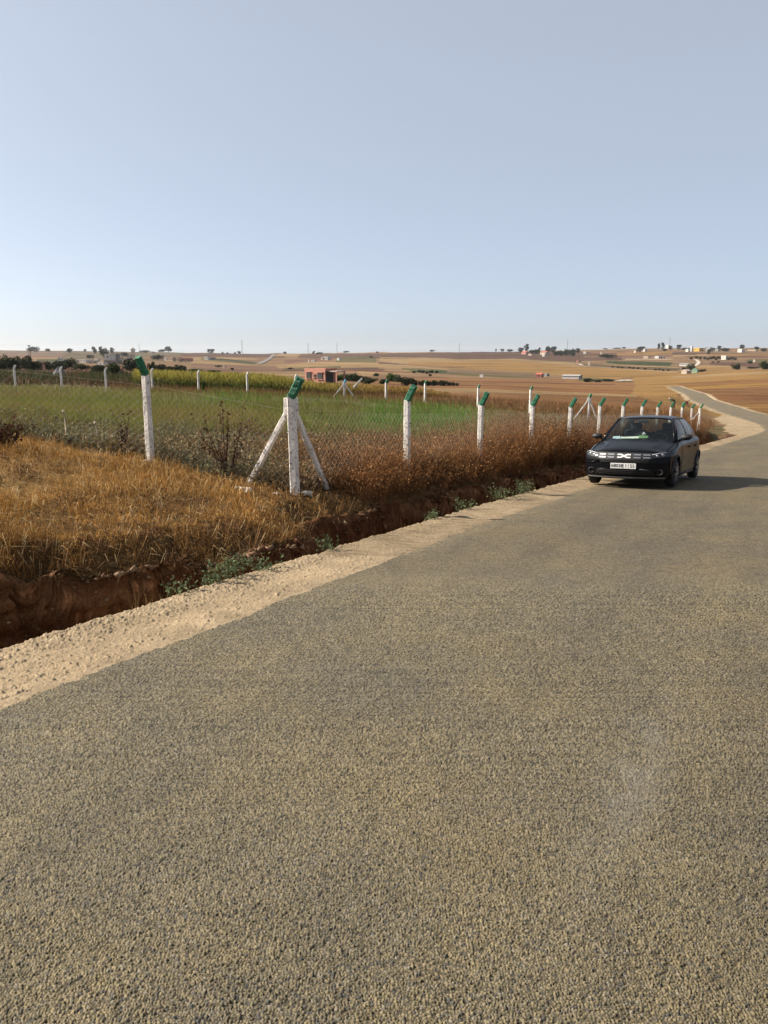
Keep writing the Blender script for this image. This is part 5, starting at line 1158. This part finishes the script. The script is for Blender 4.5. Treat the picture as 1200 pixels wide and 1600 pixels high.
ll.new(ramp(nt, lw_.outputs['Facing'], [(0., .035), (.55, .06), (.8, .22), (1., .9)]), mx.inputs[0]); ll.new(tr.outputs[0], mx.inputs[1]); ll.new(gl.outputs[0], mx.inputs[2]); ll.new(mx.outputs[0], nn['Material Output'].inputs[0])
m, nt, nn, ll, p = nodes('lamp_lens'); M['lens'] = m
tr = N(nt, 'ShaderNodeBsdfTransparent'); tr.inputs[0].default_value = (.85, .87, .9, 1); gl = N(nt, 'ShaderNodeBsdfGlossy'); gl.inputs['Roughness'].default_value = .05
lw_ = N(nt, 'ShaderNodeLayerWeight'); lw_.inputs[0].default_value = .5; mx = N(nt, 'ShaderNodeMixShader')
ll.new(ramp(nt, lw_.outputs['Facing'], [(0., .035), (.55, .06), (.8, .22), (1., .9)]), mx.inputs[0]); ll.new(tr.outputs[0], mx.inputs[1]); ll.new(gl.outputs[0], mx.inputs[2]); ll.new(mx.outputs[0], nn['Material Output'].inputs[0])

def cr(xs, ys):
    xs = np.array(xs, float); ys = np.array(ys, float); t = np.gradient(ys, xs)
    def f(x):
        i = int(np.clip(np.searchsorted(xs, x) - 1, 0, len(xs) - 2)); h = xs[i + 1] - xs[i]; s = (x - xs[i]) / h
        return float((2 * s**3 - 3 * s**2 + 1) * ys[i] + (s**3 - 2 * s**2 + s) * h * t[i] + (-2 * s**3 + 3 * s**2) * ys[i + 1] + (s**3 - s**2) * h * t[i + 1])
    return f
def build_car():
    car = empty('parked_car'); tag(car, 'black hatchback parked on the road edge facing the camera', 'car')
    AX = (1.22, -1.38); WR = .305
    # side panels: station x runs rear to front
    st = [-2.0, -1.88, -1.65, -1.38, -.9, -.4, .1, .6, .95, 1.22, 1.5, 1.68]
    beltz = cr(st, [.92, .97, 1.0, 1.0, .985, .965, .95, .935, .91, .86, .80, .75]); belty = cr(st, [.66, .72, .785, .815, .825, .825, .825, .825, .82, .80, .78, .75])
    shy = cr(st, [.70, .78, .87, .905, .90, .89, .885, .89, .90, .90, .88, .845]); midy = cr(st, [.72, .80, .895, .925, .91, .90, .90, .905, .91, .92, .90, .86])
    lowy = cr(st, [.71, .79, .88, .915, .895, .885, .885, .89, .90, .91, .895, .86])
    nx, nv = 74, 18
    def sidept(x, v):
        zb = beltz(x); pts = [(lowy(x) - .06, .20), (lowy(x), .27), (lowy(x) + .0, .42), (midy(x), .62), (midy(x) - .004, .70), (shy(x), zb - .10), (shy(x) - .025, zb - .035), (belty(x), zb)]
        k = v * (len(pts) - 1); i = min(int(k), len(pts) - 2); f = k - i
        return pts[i][0] * (1 - f) + pts[i + 1][0] * f, pts[i][1] * (1 - f) + pts[i + 1][1] * f
    body = None
    for s in (1, -1):
        V = np.zeros((nx + 1, nv + 1, 3))
        for i in range(nx + 1):
            x = -2.0 + 3.68 * i / nx
            for j in range(nv + 1):
                y_, z_ = sidept(x, j / nv); V[i, j] = (x, y_ * s, z_)
        for ax in AX:
            d = np.hypot(V[:, :, 0] - ax, V[:, :, 2] - WR); inn = d < .355
            k = .355 / np.maximum(d, 1e-4)
            edge_ = inn & (d > .25)
            V[:, :, 0] = np.where(edge_, ax + (V[:, :, 0] - ax) * k, V[:, :, 0]); V[:, :, 2] = np.where(edge_, WR + (V[:, :, 2] - WR) * k, V[:, :, 2])
        idx = np.arange((nx + 1) * (nv + 1)).reshape(nx + 1, nv + 1)
        Fq = np.stack([idx[:-1, :-1], idx[1:, :-1], idx[1:, 1:], idx[:-1, 1:]], -1).reshape(-1, 4)
        if s < 0: Fq = Fq[:, ::-1]
        Vf = V.reshape(-1, 3); c = Vf[Fq].mean(1); ok = np.ones(len(Fq), bool)
        for ax in AX: ok &= np.hypot(c[:, 0] - ax, c[:, 2] - WR) > .345
        o = big('side_panel', Vf, Fq[ok], M['paint'], car, True)
        for ax in AX:                                            # arch lip and wheel well
            mb = MB(); yy = midy(ax) + .004
            mb.tube([(ax + .36 * math.cos(a), s * (midy(min(1.66, max(-1.99, ax + .36 * math.cos(a)))) + (.004 if math.sin(a) > .4 else -.006)), WR + .36 * math.sin(a)) for a in np.linspace(-.25, math.pi + .25, 20)], .022, 6); mb.build('arch_trim', M['trim'], car, True)
            wl_ = MB(); n = 24
            wl_.grid(lambda u, v: (ax + .37 * math.cos(math.pi * v), s * (.5 + .31 * u), WR + .37 * math.sin(math.pi * v)), 2, 20); wl_.grid(lambda u, v: (ax + .37 * u * math.cos(math.pi * v), s * .5, WR + .37 * u * math.sin(math.pi * v)), 2, 20)
            wl_.build('wheel_well', M['gap'], car)
    # bonnet
    Xf = lambda y, z: 2.035 - .27 * (abs(y) / .88) ** 2.7 - .10 * max(0, (z - .55) / .22) ** 2 - .05 * max(0, (.34 - z) / .14)
    def bon(u, v):
        t = v * 2 - 1
        x0 = Xf(t * .74, .77); x1 = 1.02 - .22 * t * t; x = x0 + (x1 - x0) * u
        w0 = .74 + .065 * u; y = t * w0
        ez = beltz(min(max(x, -2), 1.68)) - .004
        zc = .775 + .225 * (u ** .72)
        crease = .016 * math.exp(-((abs(t) - .66) / .09) ** 2)
        z = zc - (zc - ez) * abs(t) ** 3.2 + crease * min(1, u * 3)
        if abs(t) > .97: z = ez
        return (x, y, z)
    mb = MB(); mb.grid(bon, 22, 40); mb.build('bonnet', M['paint'], car, True)
    # front fascia
    def fas(u, v):
        y = (v * 2 - 1) * .862; z = .19 + .585 * u; return (Xf(y, z), y * (1 - .03 * max(0, (.3 - z) / .1)), z - (.035 * (abs(y) / .86) ** 3 if u > .9 else 0))
    mb = MB(); mb.grid(fas, 26, 50); bumper = mb.build('front_bumper', M['paint'], car, True)
    def strip(y0, y1, z0, z1, off, n=14, taper=0.):
        m_ = MB()
        def f(u, v):
            y = y0 + (y1 - y0) * v; t = abs(v * 2 - 1); a = z0 + (z1 - z0) * u; return (Xf(y, a) + off, y, a)
        m_.grid(f, 4, n); return m_
    strip(-.56, .56, .60, .735, .010).build('upper_grille', M['trim'], car, True)
    strip(-.50, .50, .525, .60, .012).build('grille_lower_edge', M['gap'], car, True)
    for zz in (.543, .565, .587): strip(-.49, .49, zz - .004, zz + .004, .018).build('grille_slat', M['trim'], car, True)
    strip(-.58, .58, .275, .40, .010).build('lower_grille', M['gap'], car, True)
    for zz in (.30, .335, .37): strip(-.52, .52, zz - .006, zz + .006, .018).build('grille_slat', M['trim'], car, True)
    strip(-.80, .80, .205, .235, .016, 30).build('lip_strip', M['lip'], car, True)
    for s in (-1, 1):                                              # fog lamp surrounds and corner creases
        m_ = MB(); c_ = Vector((Xf(.70, .34) + .012, s * .70, .345)); m_.tube([(c_.x + .0, c_.y + .062 * math.cos(a), c_.z + .055 * math.sin(a)) for a in np.linspace(0, 2 * math.pi, 17)], .012, 6); f_ = m_.build('fog_lamp', M['trim'], car, True)
        m_ = MB(); m_.grid(lambda u, v: (c_.x - .004, c_.y + .055 * u * math.cos(6.2832 * v), c_.z + .05 * u * math.sin(6.2832 * v)), 3, 16); m_.build('fog_lens', M['gap'], f_)
        m_ = MB(); m_.tube([(Xf(.62, .30) + .012, s * .60, .27), (Xf(.5, .38) + .012, s * .50, .385), (Xf(.3, .4) + .012, s * .32, .40)], .011, 6); m_.build('bumper_trim', M['trim'], car, True)
        m_ = MB(); m_.tube([(Xf(.55, .56) + .008, s * .55, .555), (Xf(.70, .50) + .008, s * .70, .515), (Xf(.83, .49) + .008, s * .825, .50)], .013, 6); m_.build('bumper_crease', M['paint'], car, True)
        # headlight: dark housing, reflector units, lens
        def hl(u, v, off=.006):
            y = .53 + .325 * v; zt = .725 + .035 * v; zb_ = .625 + .045 * v; z = zb_ + (zt - zb_) * u; return (Xf(y, z) + off - .10 * max(0, v - .75), s * y * (1 + .015 * v), z)
        m_ = MB(); m_.grid(hl, 5, 10); h_ = m_.build('headlight', M['trim'], car, True)
        for (yy, zz, rr) in ((.64, .672, .034), (.735, .69, .038)):
            m_ = MB(); m_.grid(lambda u, v: (Xf(yy, zz) + .010 + .012 * (1 - u * u), s * yy + rr * u * math.cos(6.2832 * v), zz + rr * u * math.sin(6.2832 * v)), 4, 14); m_.build('reflector', M['rim'], h_, True)
        m_ = MB(); m_.tube([(Xf(.55, .70) + .016, s * .55, .70), (Xf(.66, .725) + .016, s * .66, .728), (Xf(.8, .74) + .010, s * .80, .748)], .007, 5); m_.build('light_bar', M['white'], h_, True)
        m_ = MB(); m_.grid(lambda u, v: hl(u, v, .026), 5, 10); m_.build('lens', M['lens'], h_, True)
    # white marks across the grille: two linked arrow-like strokes in the middle, double dashes each side
    zc = .668
    def mark(poly, name='grille_mark', mat='white'):
        m_ = MB(); n = len(poly)
        vs = [(Xf(y, z) + .020, y, z) for y, z in poly] + [(Xf(y, z) + .004, y, z) for y, z in poly]
        m_.add(vs, [tuple(range(n)), tuple(range(n, 2 * n))[::-1]] + [(i, n + i, n + (i + 1) % n, (i + 1) % n) for i in range(n)]); return m_.build(name, M[mat], car)
    for s in (-1, 1):
        e_ = [(.135, .042), (.055, .042), (.0, .016), (.0, -.016), (.055, -.042), (.135, -.042), (.135, -.016), (.066, -.016), (.040, -.004), (.040, .004), (.066, .016), (.135, .016)]
        mark([(s * y, zc + z) for y, z in e_][::s], 'emblem')
        for (a, b) in ((.20, .335), (.385, .52)):
            for dz in (.029, -.029): mark([(s * a, zc + dz - .011), (s * b, zc + dz - .011), (s * b, zc + dz + .011), (s * a, zc + dz + .011)][::s], 'grille_dash', 'chrome')
    # number plate
    px_ = Xf(0, .46) + .022; m_ = MB(); m_.box((px_, 0, .462), (.012, .52, .112)); plate = m_.build('number_plate', M['white'], car, bevel=.004)
    def text(t, y, size, name='plate_text'):
        cu = bpy.data.curves.new(name, 'FONT'); cu.body = t; cu.size = size; cu.align_x = 'CENTER'; cu.align_y = 'CENTER'; cu.extrude = .0005; cu.offset = .001
        tmp = bpy.data.objects.new(name, cu); COL.objects.link(tmp); dg = bpy.context.evaluated_depsgraph_get(); me = bpy.data.meshes.new_from_object(tmp.evaluated_get(dg)); bpy.data.objects.remove(tmp)
        me.materials.clear(); me.materials.append(M['gap']); o = link(bpy.data.objects.new(name, me), plate); o.matrix_local = Matrix.Translation((px_ + .008, y, .462)) @ Matrix(((0, 0, 1), (1, 0, 0), (0, 1, 0))).to_4x4()
    text('68038', -.125, .098); text('1', .055, .098); text('55', .185, .098)
    for yy in (.0, .105):
        m_ = MB(); m_.box((px_ + .008, yy, .462), (.002, .005, .095)); m_.build('plate_bar', M['gap'], plate)
    # cabin
    def ws(u, v, off=0):
        t = v * 2 - 1; b_ = Vector((1.03 - .23 * t * t, .765 * t, .985 - .045 * t * t)); h_ = Vector((.30 - .11 * t * t, .575 * t, 1.435 - .025 * t * t)); p_ = b_.lerp(h_, u); bul = math.sin(math.pi * u) * .03
        return (p_.x + bul + off, p_.y, p_.z + bul * .7 + off)
    mb = MB(); mb.grid(ws, 8, 14); wsc = mb.build('windscreen', M['glass'], car, True)
    def roofp(u, v):
        t = v * 2 - 1; x0 = .30 - .11 * t * t; x1 = -1.42 + .08 * t * t; x = x0 + (x1 - x0) * u
        return (x, t * (.585 + .035 * math.sin(math.pi * u) - .02 * u), 1.435 - .025 * t * t + .062 * math.sin(math.pi * min(u * 1.02, 1)) ** .8 - .02 * u - .03 * abs(t) ** 6)
    mb = MB(); mb.grid(roofp, 24, 24); mb.build('roof', M['paint'], car, True, thick=.02)
    def rw(u, v):
        t = v * 2 - 1; a = Vector((-1.42 + .08 * t * t, .565 * t, 1.41 - .03 * t * t)); b = Vector((-1.90 + .12 * t * t, .66 * t, 1.04)); p_ = a.lerp(b, u); return (p_.x, p_.y, p_.z + .03 * math.sin(math.pi * u))
    mb = MB(); mb.grid(rw, 6, 10); mb.build('rear_window', M['glass'], car, True)
    def tail(u, v):
        t = v * 2 - 1; a = Vector((-1.90 + .12 * t * t, .70 * t, 1.04 - .05 * t * t)); b = Vector((-2.04 + .2 * abs(t) ** 3, .72 * t, .25)); p_ = a.lerp(b, u); return (p_.x - .06 * math.sin(math.pi * u), p_.y, p_.z)
    mb = MB(); mb.grid(tail, 10, 14); mb.build('tailgate', M['paint'], car, True)
    for s in (-1, 1):
        rail = lambda x: Vector((x, s * (.60 + .02 * math.sin((x + 1.4) * 1.8)), 1.415 - .05 * max(0, (-.7 - x) / .7) ** 1.5 - .02 * max(0, (x + .1) / .3)))
        bl = lambda x: Vector((x, s * belty(x), beltz(x) - .004))
        def pane(x0, x1, r0, r1, name, mat, off=0., nu=6, nv=8, z0=0.):
            def f(u, v):
                a = bl(x0 + (x1 - x0) * v); b = rail(r0 + (r1 - r0) * v); p_ = a.lerp(b, u * (1 - z0) + z0 * (1 - u) * 0); bul = .035 * math.sin(math.pi * u); return (p_.x, p_.y + s * (bul + off), p_.z)
            m_ = MB(); m_.grid(f, nu, nv); return m_.build(name, mat, car, True)
        pane(.62, -.28, .06, -.27, 'front_side_window', M['glass']); pane(-.36, -1.02, -.35, -.95, 'rear_side_window', M['glass'])
        pane(-.28, -.36, -.27, -.35, 'door_pillar', M['trim'], .004); pane(-1.02, -1.86, -.95, -1.40, 'rear_pillar', M['paint'], .0, 8, 8); pane(.80, .62, .19, .06, 'front_quarter', M['paint'], .0)
        mb = MB(); mb.tube([(.80, s * .77, .935), (.50, s * .685, 1.18), (.19, s * .59, 1.405), (-.1, s * .61, 1.435), (-.7, s * .615, 1.435), (-1.38, s * .57, 1.385)], [.034, .032, .03, .022, .022, .022], 8); mb.build('roof_rail', M['paint'], car, True)
        mb = MB(); mb.tube([bl(x) + Vector((0, s * .006, .004)) for x in np.linspace(.78, -1.1, 14)], .010, 6); mb.build('belt_trim', M['trim'], car, True)
        # doors: skin slightly proud, with handle
        for (x0, x1, nm) in ((.60, -.30, 'front_door'), (-.315, -1.02, 'rear_door')):
            def dp(u, v):
                x = x0 + (x1 - x0) * v; y_, z_ = sidept(x, .13 + .83 * u); return (x, s * (y_ + .006), z_)
            m_ = MB(); m_.grid(dp, 12, 12); d_ = m_.build(nm, M['paint'], car, True)
            xh = x1 + .10; y_, z_ = sidept(xh, .70); m_ = MB(); m_.tube([(xh + .09, s * (y_ + .012), .80), (xh + .06, s * (y_ + .034), .805), (xh - .06, s * (y_ + .034), .81), (xh - .09, s * (y_ + .012), .81)], .014, 6); m_.build('handle', M['trim'], d_, True)
        # sill trim, mirror
        mb = MB(); mb.tube([(.82, s * .865, .225), (-.98, s * .865, .225)], .03, 6); mb.build('sill_trim', M['trim'], car, True)
        mb = MB()
        def mir(u, v):
            th = u * math.pi; ph = v * 2 * math.pi; k = 1.0; return (.60 + .07 * math.sin(th) * math.cos(ph) - .01, s * (.965 + .115 * math.cos(th)), 1.03 + .068 * math.sin(th) * math.sin(ph))
        mb.grid(mir, 10, 14); mm = mb.build('mirror', M['trim'], car, True)
        mb = MB(); mb.tube([(.58, s * .81, .955), (.60, s * .90, 1.0)], .022, 6); mb.build('mirror_arm', M['trim'], mm, True)
        # wheels
        for ax in AX:
            yc = s * .805; mb = MB(); prof = [(-.09, .20), (-.095, .27), (-.075, WR - .008), (-.04, WR), (.04, WR), (.075, WR - .008), (.095, .27), (.09, .20)]
            mb.grid(lambda u, v: (ax + prof[min(7, int(round(u * 7)))][1] * math.cos(6.28319 * v), yc + prof[min(7, int(round(u * 7)))][0], WR + prof[min(7, int(round(u * 7)))][1] * math.sin(6.28319 * v)), 7, 32)
            wh = mb.build('wheel', M['tyre'], car, True)
            mb = MB(); mb.grid(lambda u, v: (ax + .205 * u * math.cos(6.28319 * v), yc + s * (.07 + .012 * math.cos(u * 3)), WR + .205 * u * math.sin(6.28319 * v)), 3, 28); mb.build('rim', M['trim'], wh, True)
            for i in range(7):
                a = i * 2 * math.pi / 7; R_ = Matrix.Rotation(a, 3, 'Y'); mb = MB(); p0 = R_ @ Vector((0, 0, .03)); p1 = R_ @ Vector((0, 0, .20)); mb.tube([(ax + p0.x, yc + s * .095, WR + p0.z), (ax + p1.x, yc + s * .088, WR + p1.z)], [.03, .034], 4); mb.build('spoke', M['rim'], wh)
    # underbody and interior
    mb = MB(); mb.box((-.05, 0, .24), (3.5, 1.0, .12)); mb.build('underbody', M['gap'], car)
    mb = MB(); mb.box((-.55, 0, .40), (2.7, 1.62, .06)); mb.build('floor', M['gap'], car)
    mb = MB(); mb.grid(lambda u, v: (1.00 - .42 * u - .2 * (v * 2 - 1) ** 2 * (1 - u), (v * 2 - 1) * .76, .945 + .0 * u - .35 * max(0, u - .85) / .15), 6, 10); mb.build('dashboard', M['trim'], car, True)
    for yy in (-.36, .36):
        mb = MB(); mb.box((-.15, yy, .56), (.52, .50, .16)); mb.box((-.44, yy, .88), (.16, .50, .56), Matrix.Rotation(-.22, 3, 'Y')); st_ = mb.build('front_seat', M['seat'], car, bevel=.05)
        mb = MB(); mb.box((-.54, yy, 1.235), (.10, .26, .17)); mb.build('headrest', M['seat'], st_, bevel=.04)
    mb = MB(); mb.box((-1.0, 0, .58), (.5, 1.3, .18)); mb.box((-1.30, 0, .86), (.16, 1.3, .46), Matrix.Rotation(-.25, 3, 'Y')); mb.build('rear_seat', M['seat'], car, bevel=.05)
    mb = MB(); mb.tube([(.36 - .08 * math.sin(a), .36 + .18 * math.cos(a), .93 + .17 * math.sin(a)) for a in np.linspace(0, 2 * math.pi, 21)], .015, 6); mb.build('steering_wheel', M['gap'], car, True)
    mb = MB(); mb.box((.36, 0, 1.36), (.02, .22, .06)); mb.build('interior_mirror', M['trim'], car, bevel=.01)
    mb = MB(); mb.grid(lambda u, v: Vector(ws(.90 + .07 * u, .93 + .035 * v, -.012)), 1, 1); mb.build('sticker', M['white'], car)
    mb = MB(); mb.tube([(1.02 - .2 * .04, -.05, .992), (.90, .25, 1.0), (.84, .62, .975)], .012, 5); mb.build('wiper', M['trim'], car)
    # wing badge strip, cowl
    mb = MB(); mb.grid(lambda u, v: (1.03 - .24 * (v * 2 - 1) ** 2 - .05 * u + .03, (v * 2 - 1) * .77, .992 - .05 * (v * 2 - 1) ** 2 - .018 + .0 * u), 1, 16); mb.build('cowl', M['trim'], car, True)
    return car
car = build_car()
cf = Vector((-.515, -.857, 0)).normalized()
nrm_r = Vector((0, SLOPE, 1)).normalized(); cx_ = (cf - nrm_r * cf.dot(nrm_r)).normalized(); cy_ = nrm_r.cross(cx_)
CARP = Vector((6.03, 17.55, 0)); CARP.z = -SLOPE * CARP.y + .022
car.matrix_world = Matrix.Translation(CARP) @ Matrix((cx_, cy_, nrm_r)).transposed().to_4x4()
# things left on the dashboard
def on_dash(mb, name, mat, label, cat):
    o = mb.build(name, mat, None); o.matrix_world = car.matrix_world.copy(); tag(o, label, cat); return o
mb = MB(); mb.box((.66, -.52, .99), (.16, .16, .006), Matrix.Rotation(.5, 3, 'Y') @ Matrix.Rotation(.1, 3, 'Z')); on_dash(mb, 'paper_sheet', M['bluepaper'], 'pale bluish paper lying in the windscreen corner', 'paper')
mb = MB(); mb.box((.72, -.24, .985), (.15, .36, .010), Matrix.Rotation(.42, 3, 'Y') @ Matrix.Rotation(-.06, 3, 'Z')); mb.box((.69, -.14, 1.0), (.12, .30, .008), Matrix.Rotation(.5, 3, 'Y') @ Matrix.Rotation(.08, 3, 'Z')); on_dash(mb, 'folded_paper', M['paper'], 'long cream folded papers on the car dashboard', 'paper')
eb = empty('tissue_box'); tag(eb, 'pale green tissue box with white tissue on the dashboard', 'tissue box')
mb = MB(); mb.box((.74, .10, 1.005), (.12, .20, .10)); mb.build('box', M['tissuebox'], eb, bevel=.006)
mb = MB(); mb.tube([(.74, .10, 1.05), (.745, .105, 1.085), (.735, .095, 1.135)], [.06, .05, .012], 7); mb.build('tissue', M['white'], eb, True)
eb.matrix_world = car.matrix_world.copy()

# ------------------------------------------------------------------ two people stooping in the field beyond the fence
def person(px, y, face, joints, cols, label):
    x = (px - 600) / 1200 * y / 1.005; names = list(joints)
    E = [('hips', 'waist'), ('waist', 'chest'), ('chest', 'neck'), ('neck', 'head'), ('head', 'crown_')]
    for s in 'lr': E += [('hips', 'hip' + s), ('hip' + s, 'knee' + s), ('knee' + s, 'ankle' + s), ('ankle' + s, 'toe' + s), ('chest', 'sh' + s), ('sh' + s, 'el' + s), ('el' + s, 'wr' + s), ('wr' + s, 'palm' + s)]
    J = {k: Vector(v[:3]) for k, v in joints.items()}; R_ = {k: v[3] for k, v in joints.items()}
    for s in 'lr':
        d = (J['palm' + s] - J['wr' + s]).normalized(); sd = d.cross(Vector((0, 1, 0))).normalized()
        for i, (o_, l_) in enumerate(((-.034, .055), (-.012, .085), (.010, .09), (.032, .08), (.05, .065))):
            b_ = J['palm' + s] + sd * o_ * .8; n1 = 'f%d%sa' % (i, s); n2 = 'f%d%sb' % (i, s)
            J[n1] = b_ + d * l_ * .5 + sd * (o_ * .4); J[n2] = b_ + d * l_ + Vector((0, .02, 0)); R_[n1] = .009; R_[n2] = .008; E += [('palm' + s, n1), (n1, n2)]
    ks = list(J); me = bpy.data.meshes.new('person'); me.from_pydata([J[k] for k in ks], [(ks.index(a), ks.index(b)) for a, b in E], [])
    o = bpy.data.objects.new('person', me); COL.objects.link(o)
    sk = o.modifiers.new('skin', 'SKIN')
    for i, k in enumerate(ks):
        sv = me.skin_vertices[0].data[i]; sv.radius = (R_[k], R_[k]); sv.use_root = (k == 'hips')
    o.modifiers.new('sub', 'SUBSURF').levels = 1; o.modifiers['sub'].render_levels = 1
    dg = bpy.context.evaluated_depsgraph_get(); m2 = bpy.data.meshes.new_from_object(o.evaluated_get(dg)); bpy.data.objects.remove(o)
    n = len(m2.vertices); co = np.zeros(n * 3); m2.vertices.foreach_get('co', co); co = co.reshape(-1, 3)
    jp = np.array([J[k] for k in ks]); nn_ = np.argmin(((co[:, None] - jp[None]) ** 2).sum(2), 1)
    def colof(k):
        if k in ('head', 'crown_'): return cols['head']
        if k == 'neck' or k[0] == 'f' or k.startswith(('palm', 'wr')): return (.30, .17, .11)
        if k in ('hips', 'waist') or k.startswith(('hip', 'knee')): return cols['lower']
        if k.startswith(('ankle', 'toe')): return (.03, .03, .03)
        return cols['top']
    C = np.array([colof(ks[i]) for i in nn_]); a = m2.attributes.new('tint', 'FLOAT_COLOR', 'POINT'); c4 = np.ones((n, 4), np.float32); c4[:, :3] = C; a.data.foreach_set('color', c4.ravel())
    m2.materials.clear(); m2.materials.append(M['cloth']); m2.polygons.foreach_set('use_smooth', np.ones(len(m2.polygons), bool))
    p_ = link(bpy.data.objects.new('person', m2)); p_.location = (x, y, H1(x, y) + .02); p_.rotation_euler = (0, 0, face); tag(p_, label, 'person')
    return p_
M['cloth'] = foliage('cloth', 0, .2)
stoop = {'hips': (.25, 0, .82, .17), 'waist': (.10, 0, .95, .15), 'chest': (-.18, 0, 1.10, .17), 'neck': (-.36, 0, 1.17, .065), 'head': (-.46, 0, 1.20, .11), 'crown_': (-.54, 0, 1.22, .09)}
for s, k in (('l', 1), ('r', -1)):
    stoop.update({'hip' + s: (.24, .10 * k, .76, .12), 'knee' + s: (.10, .12 * k, .42, .085), 'ankle' + s: (.22, .12 * k, .08, .05), 'toe' + s: (.06, .13 * k, .03, .045),
                  'sh' + s: (-.22, .19 * k, 1.08, .075), 'el' + s: (-.30, .24 * k, .80, .055), 'wr' + s: (-.42, .20 * k, .58, .038), 'palm' + s: (-.46, .19 * k, .52, .036)})
person(1050, 96, 0, stoop, {'head': (.62, .40, .34), 'top': (.05, .12, .07), 'lower': (.10, .03, .025)}, 'person in green top and pale head covering stooping beyond the roadside fence')
person(1068.5, 94, math.pi * .95, stoop, {'head': (.12, .03, .03), 'top': (.13, .025, .03), 'lower': (.05, .10, .06)}, 'person in dark red top stooping beyond the fence, closer to the bend')

# ------------------------------------------------------------------ air
mb = MB(); mb.box((0, 3000, 30), (16000, 13000, 130)); hz = mb.build('haze', None); tag(hz, 'thin dusty haze over the farmland', 'haze', kind='stuff')
hm = bpy.data.materials.new('haze_air'); hm.use_nodes = True; hm.node_tree.nodes.clear()
out = hm.node_tree.nodes.new('ShaderNodeOutputMaterial'); pv = hm.node_tree.nodes.new('ShaderNodeVolumePrincipled')
pv.inputs['Color'].default_value = (.92, .95, 1.0, 1); pv.inputs['Density'].default_value = 3.5e-5; pv.inputs['Anisotropy'].default_value = .3
hm.node_tree.links.new(pv.outputs[0], out.inputs['Volume']); hz.data.materials.clear(); hz.data.materials.append(hm);
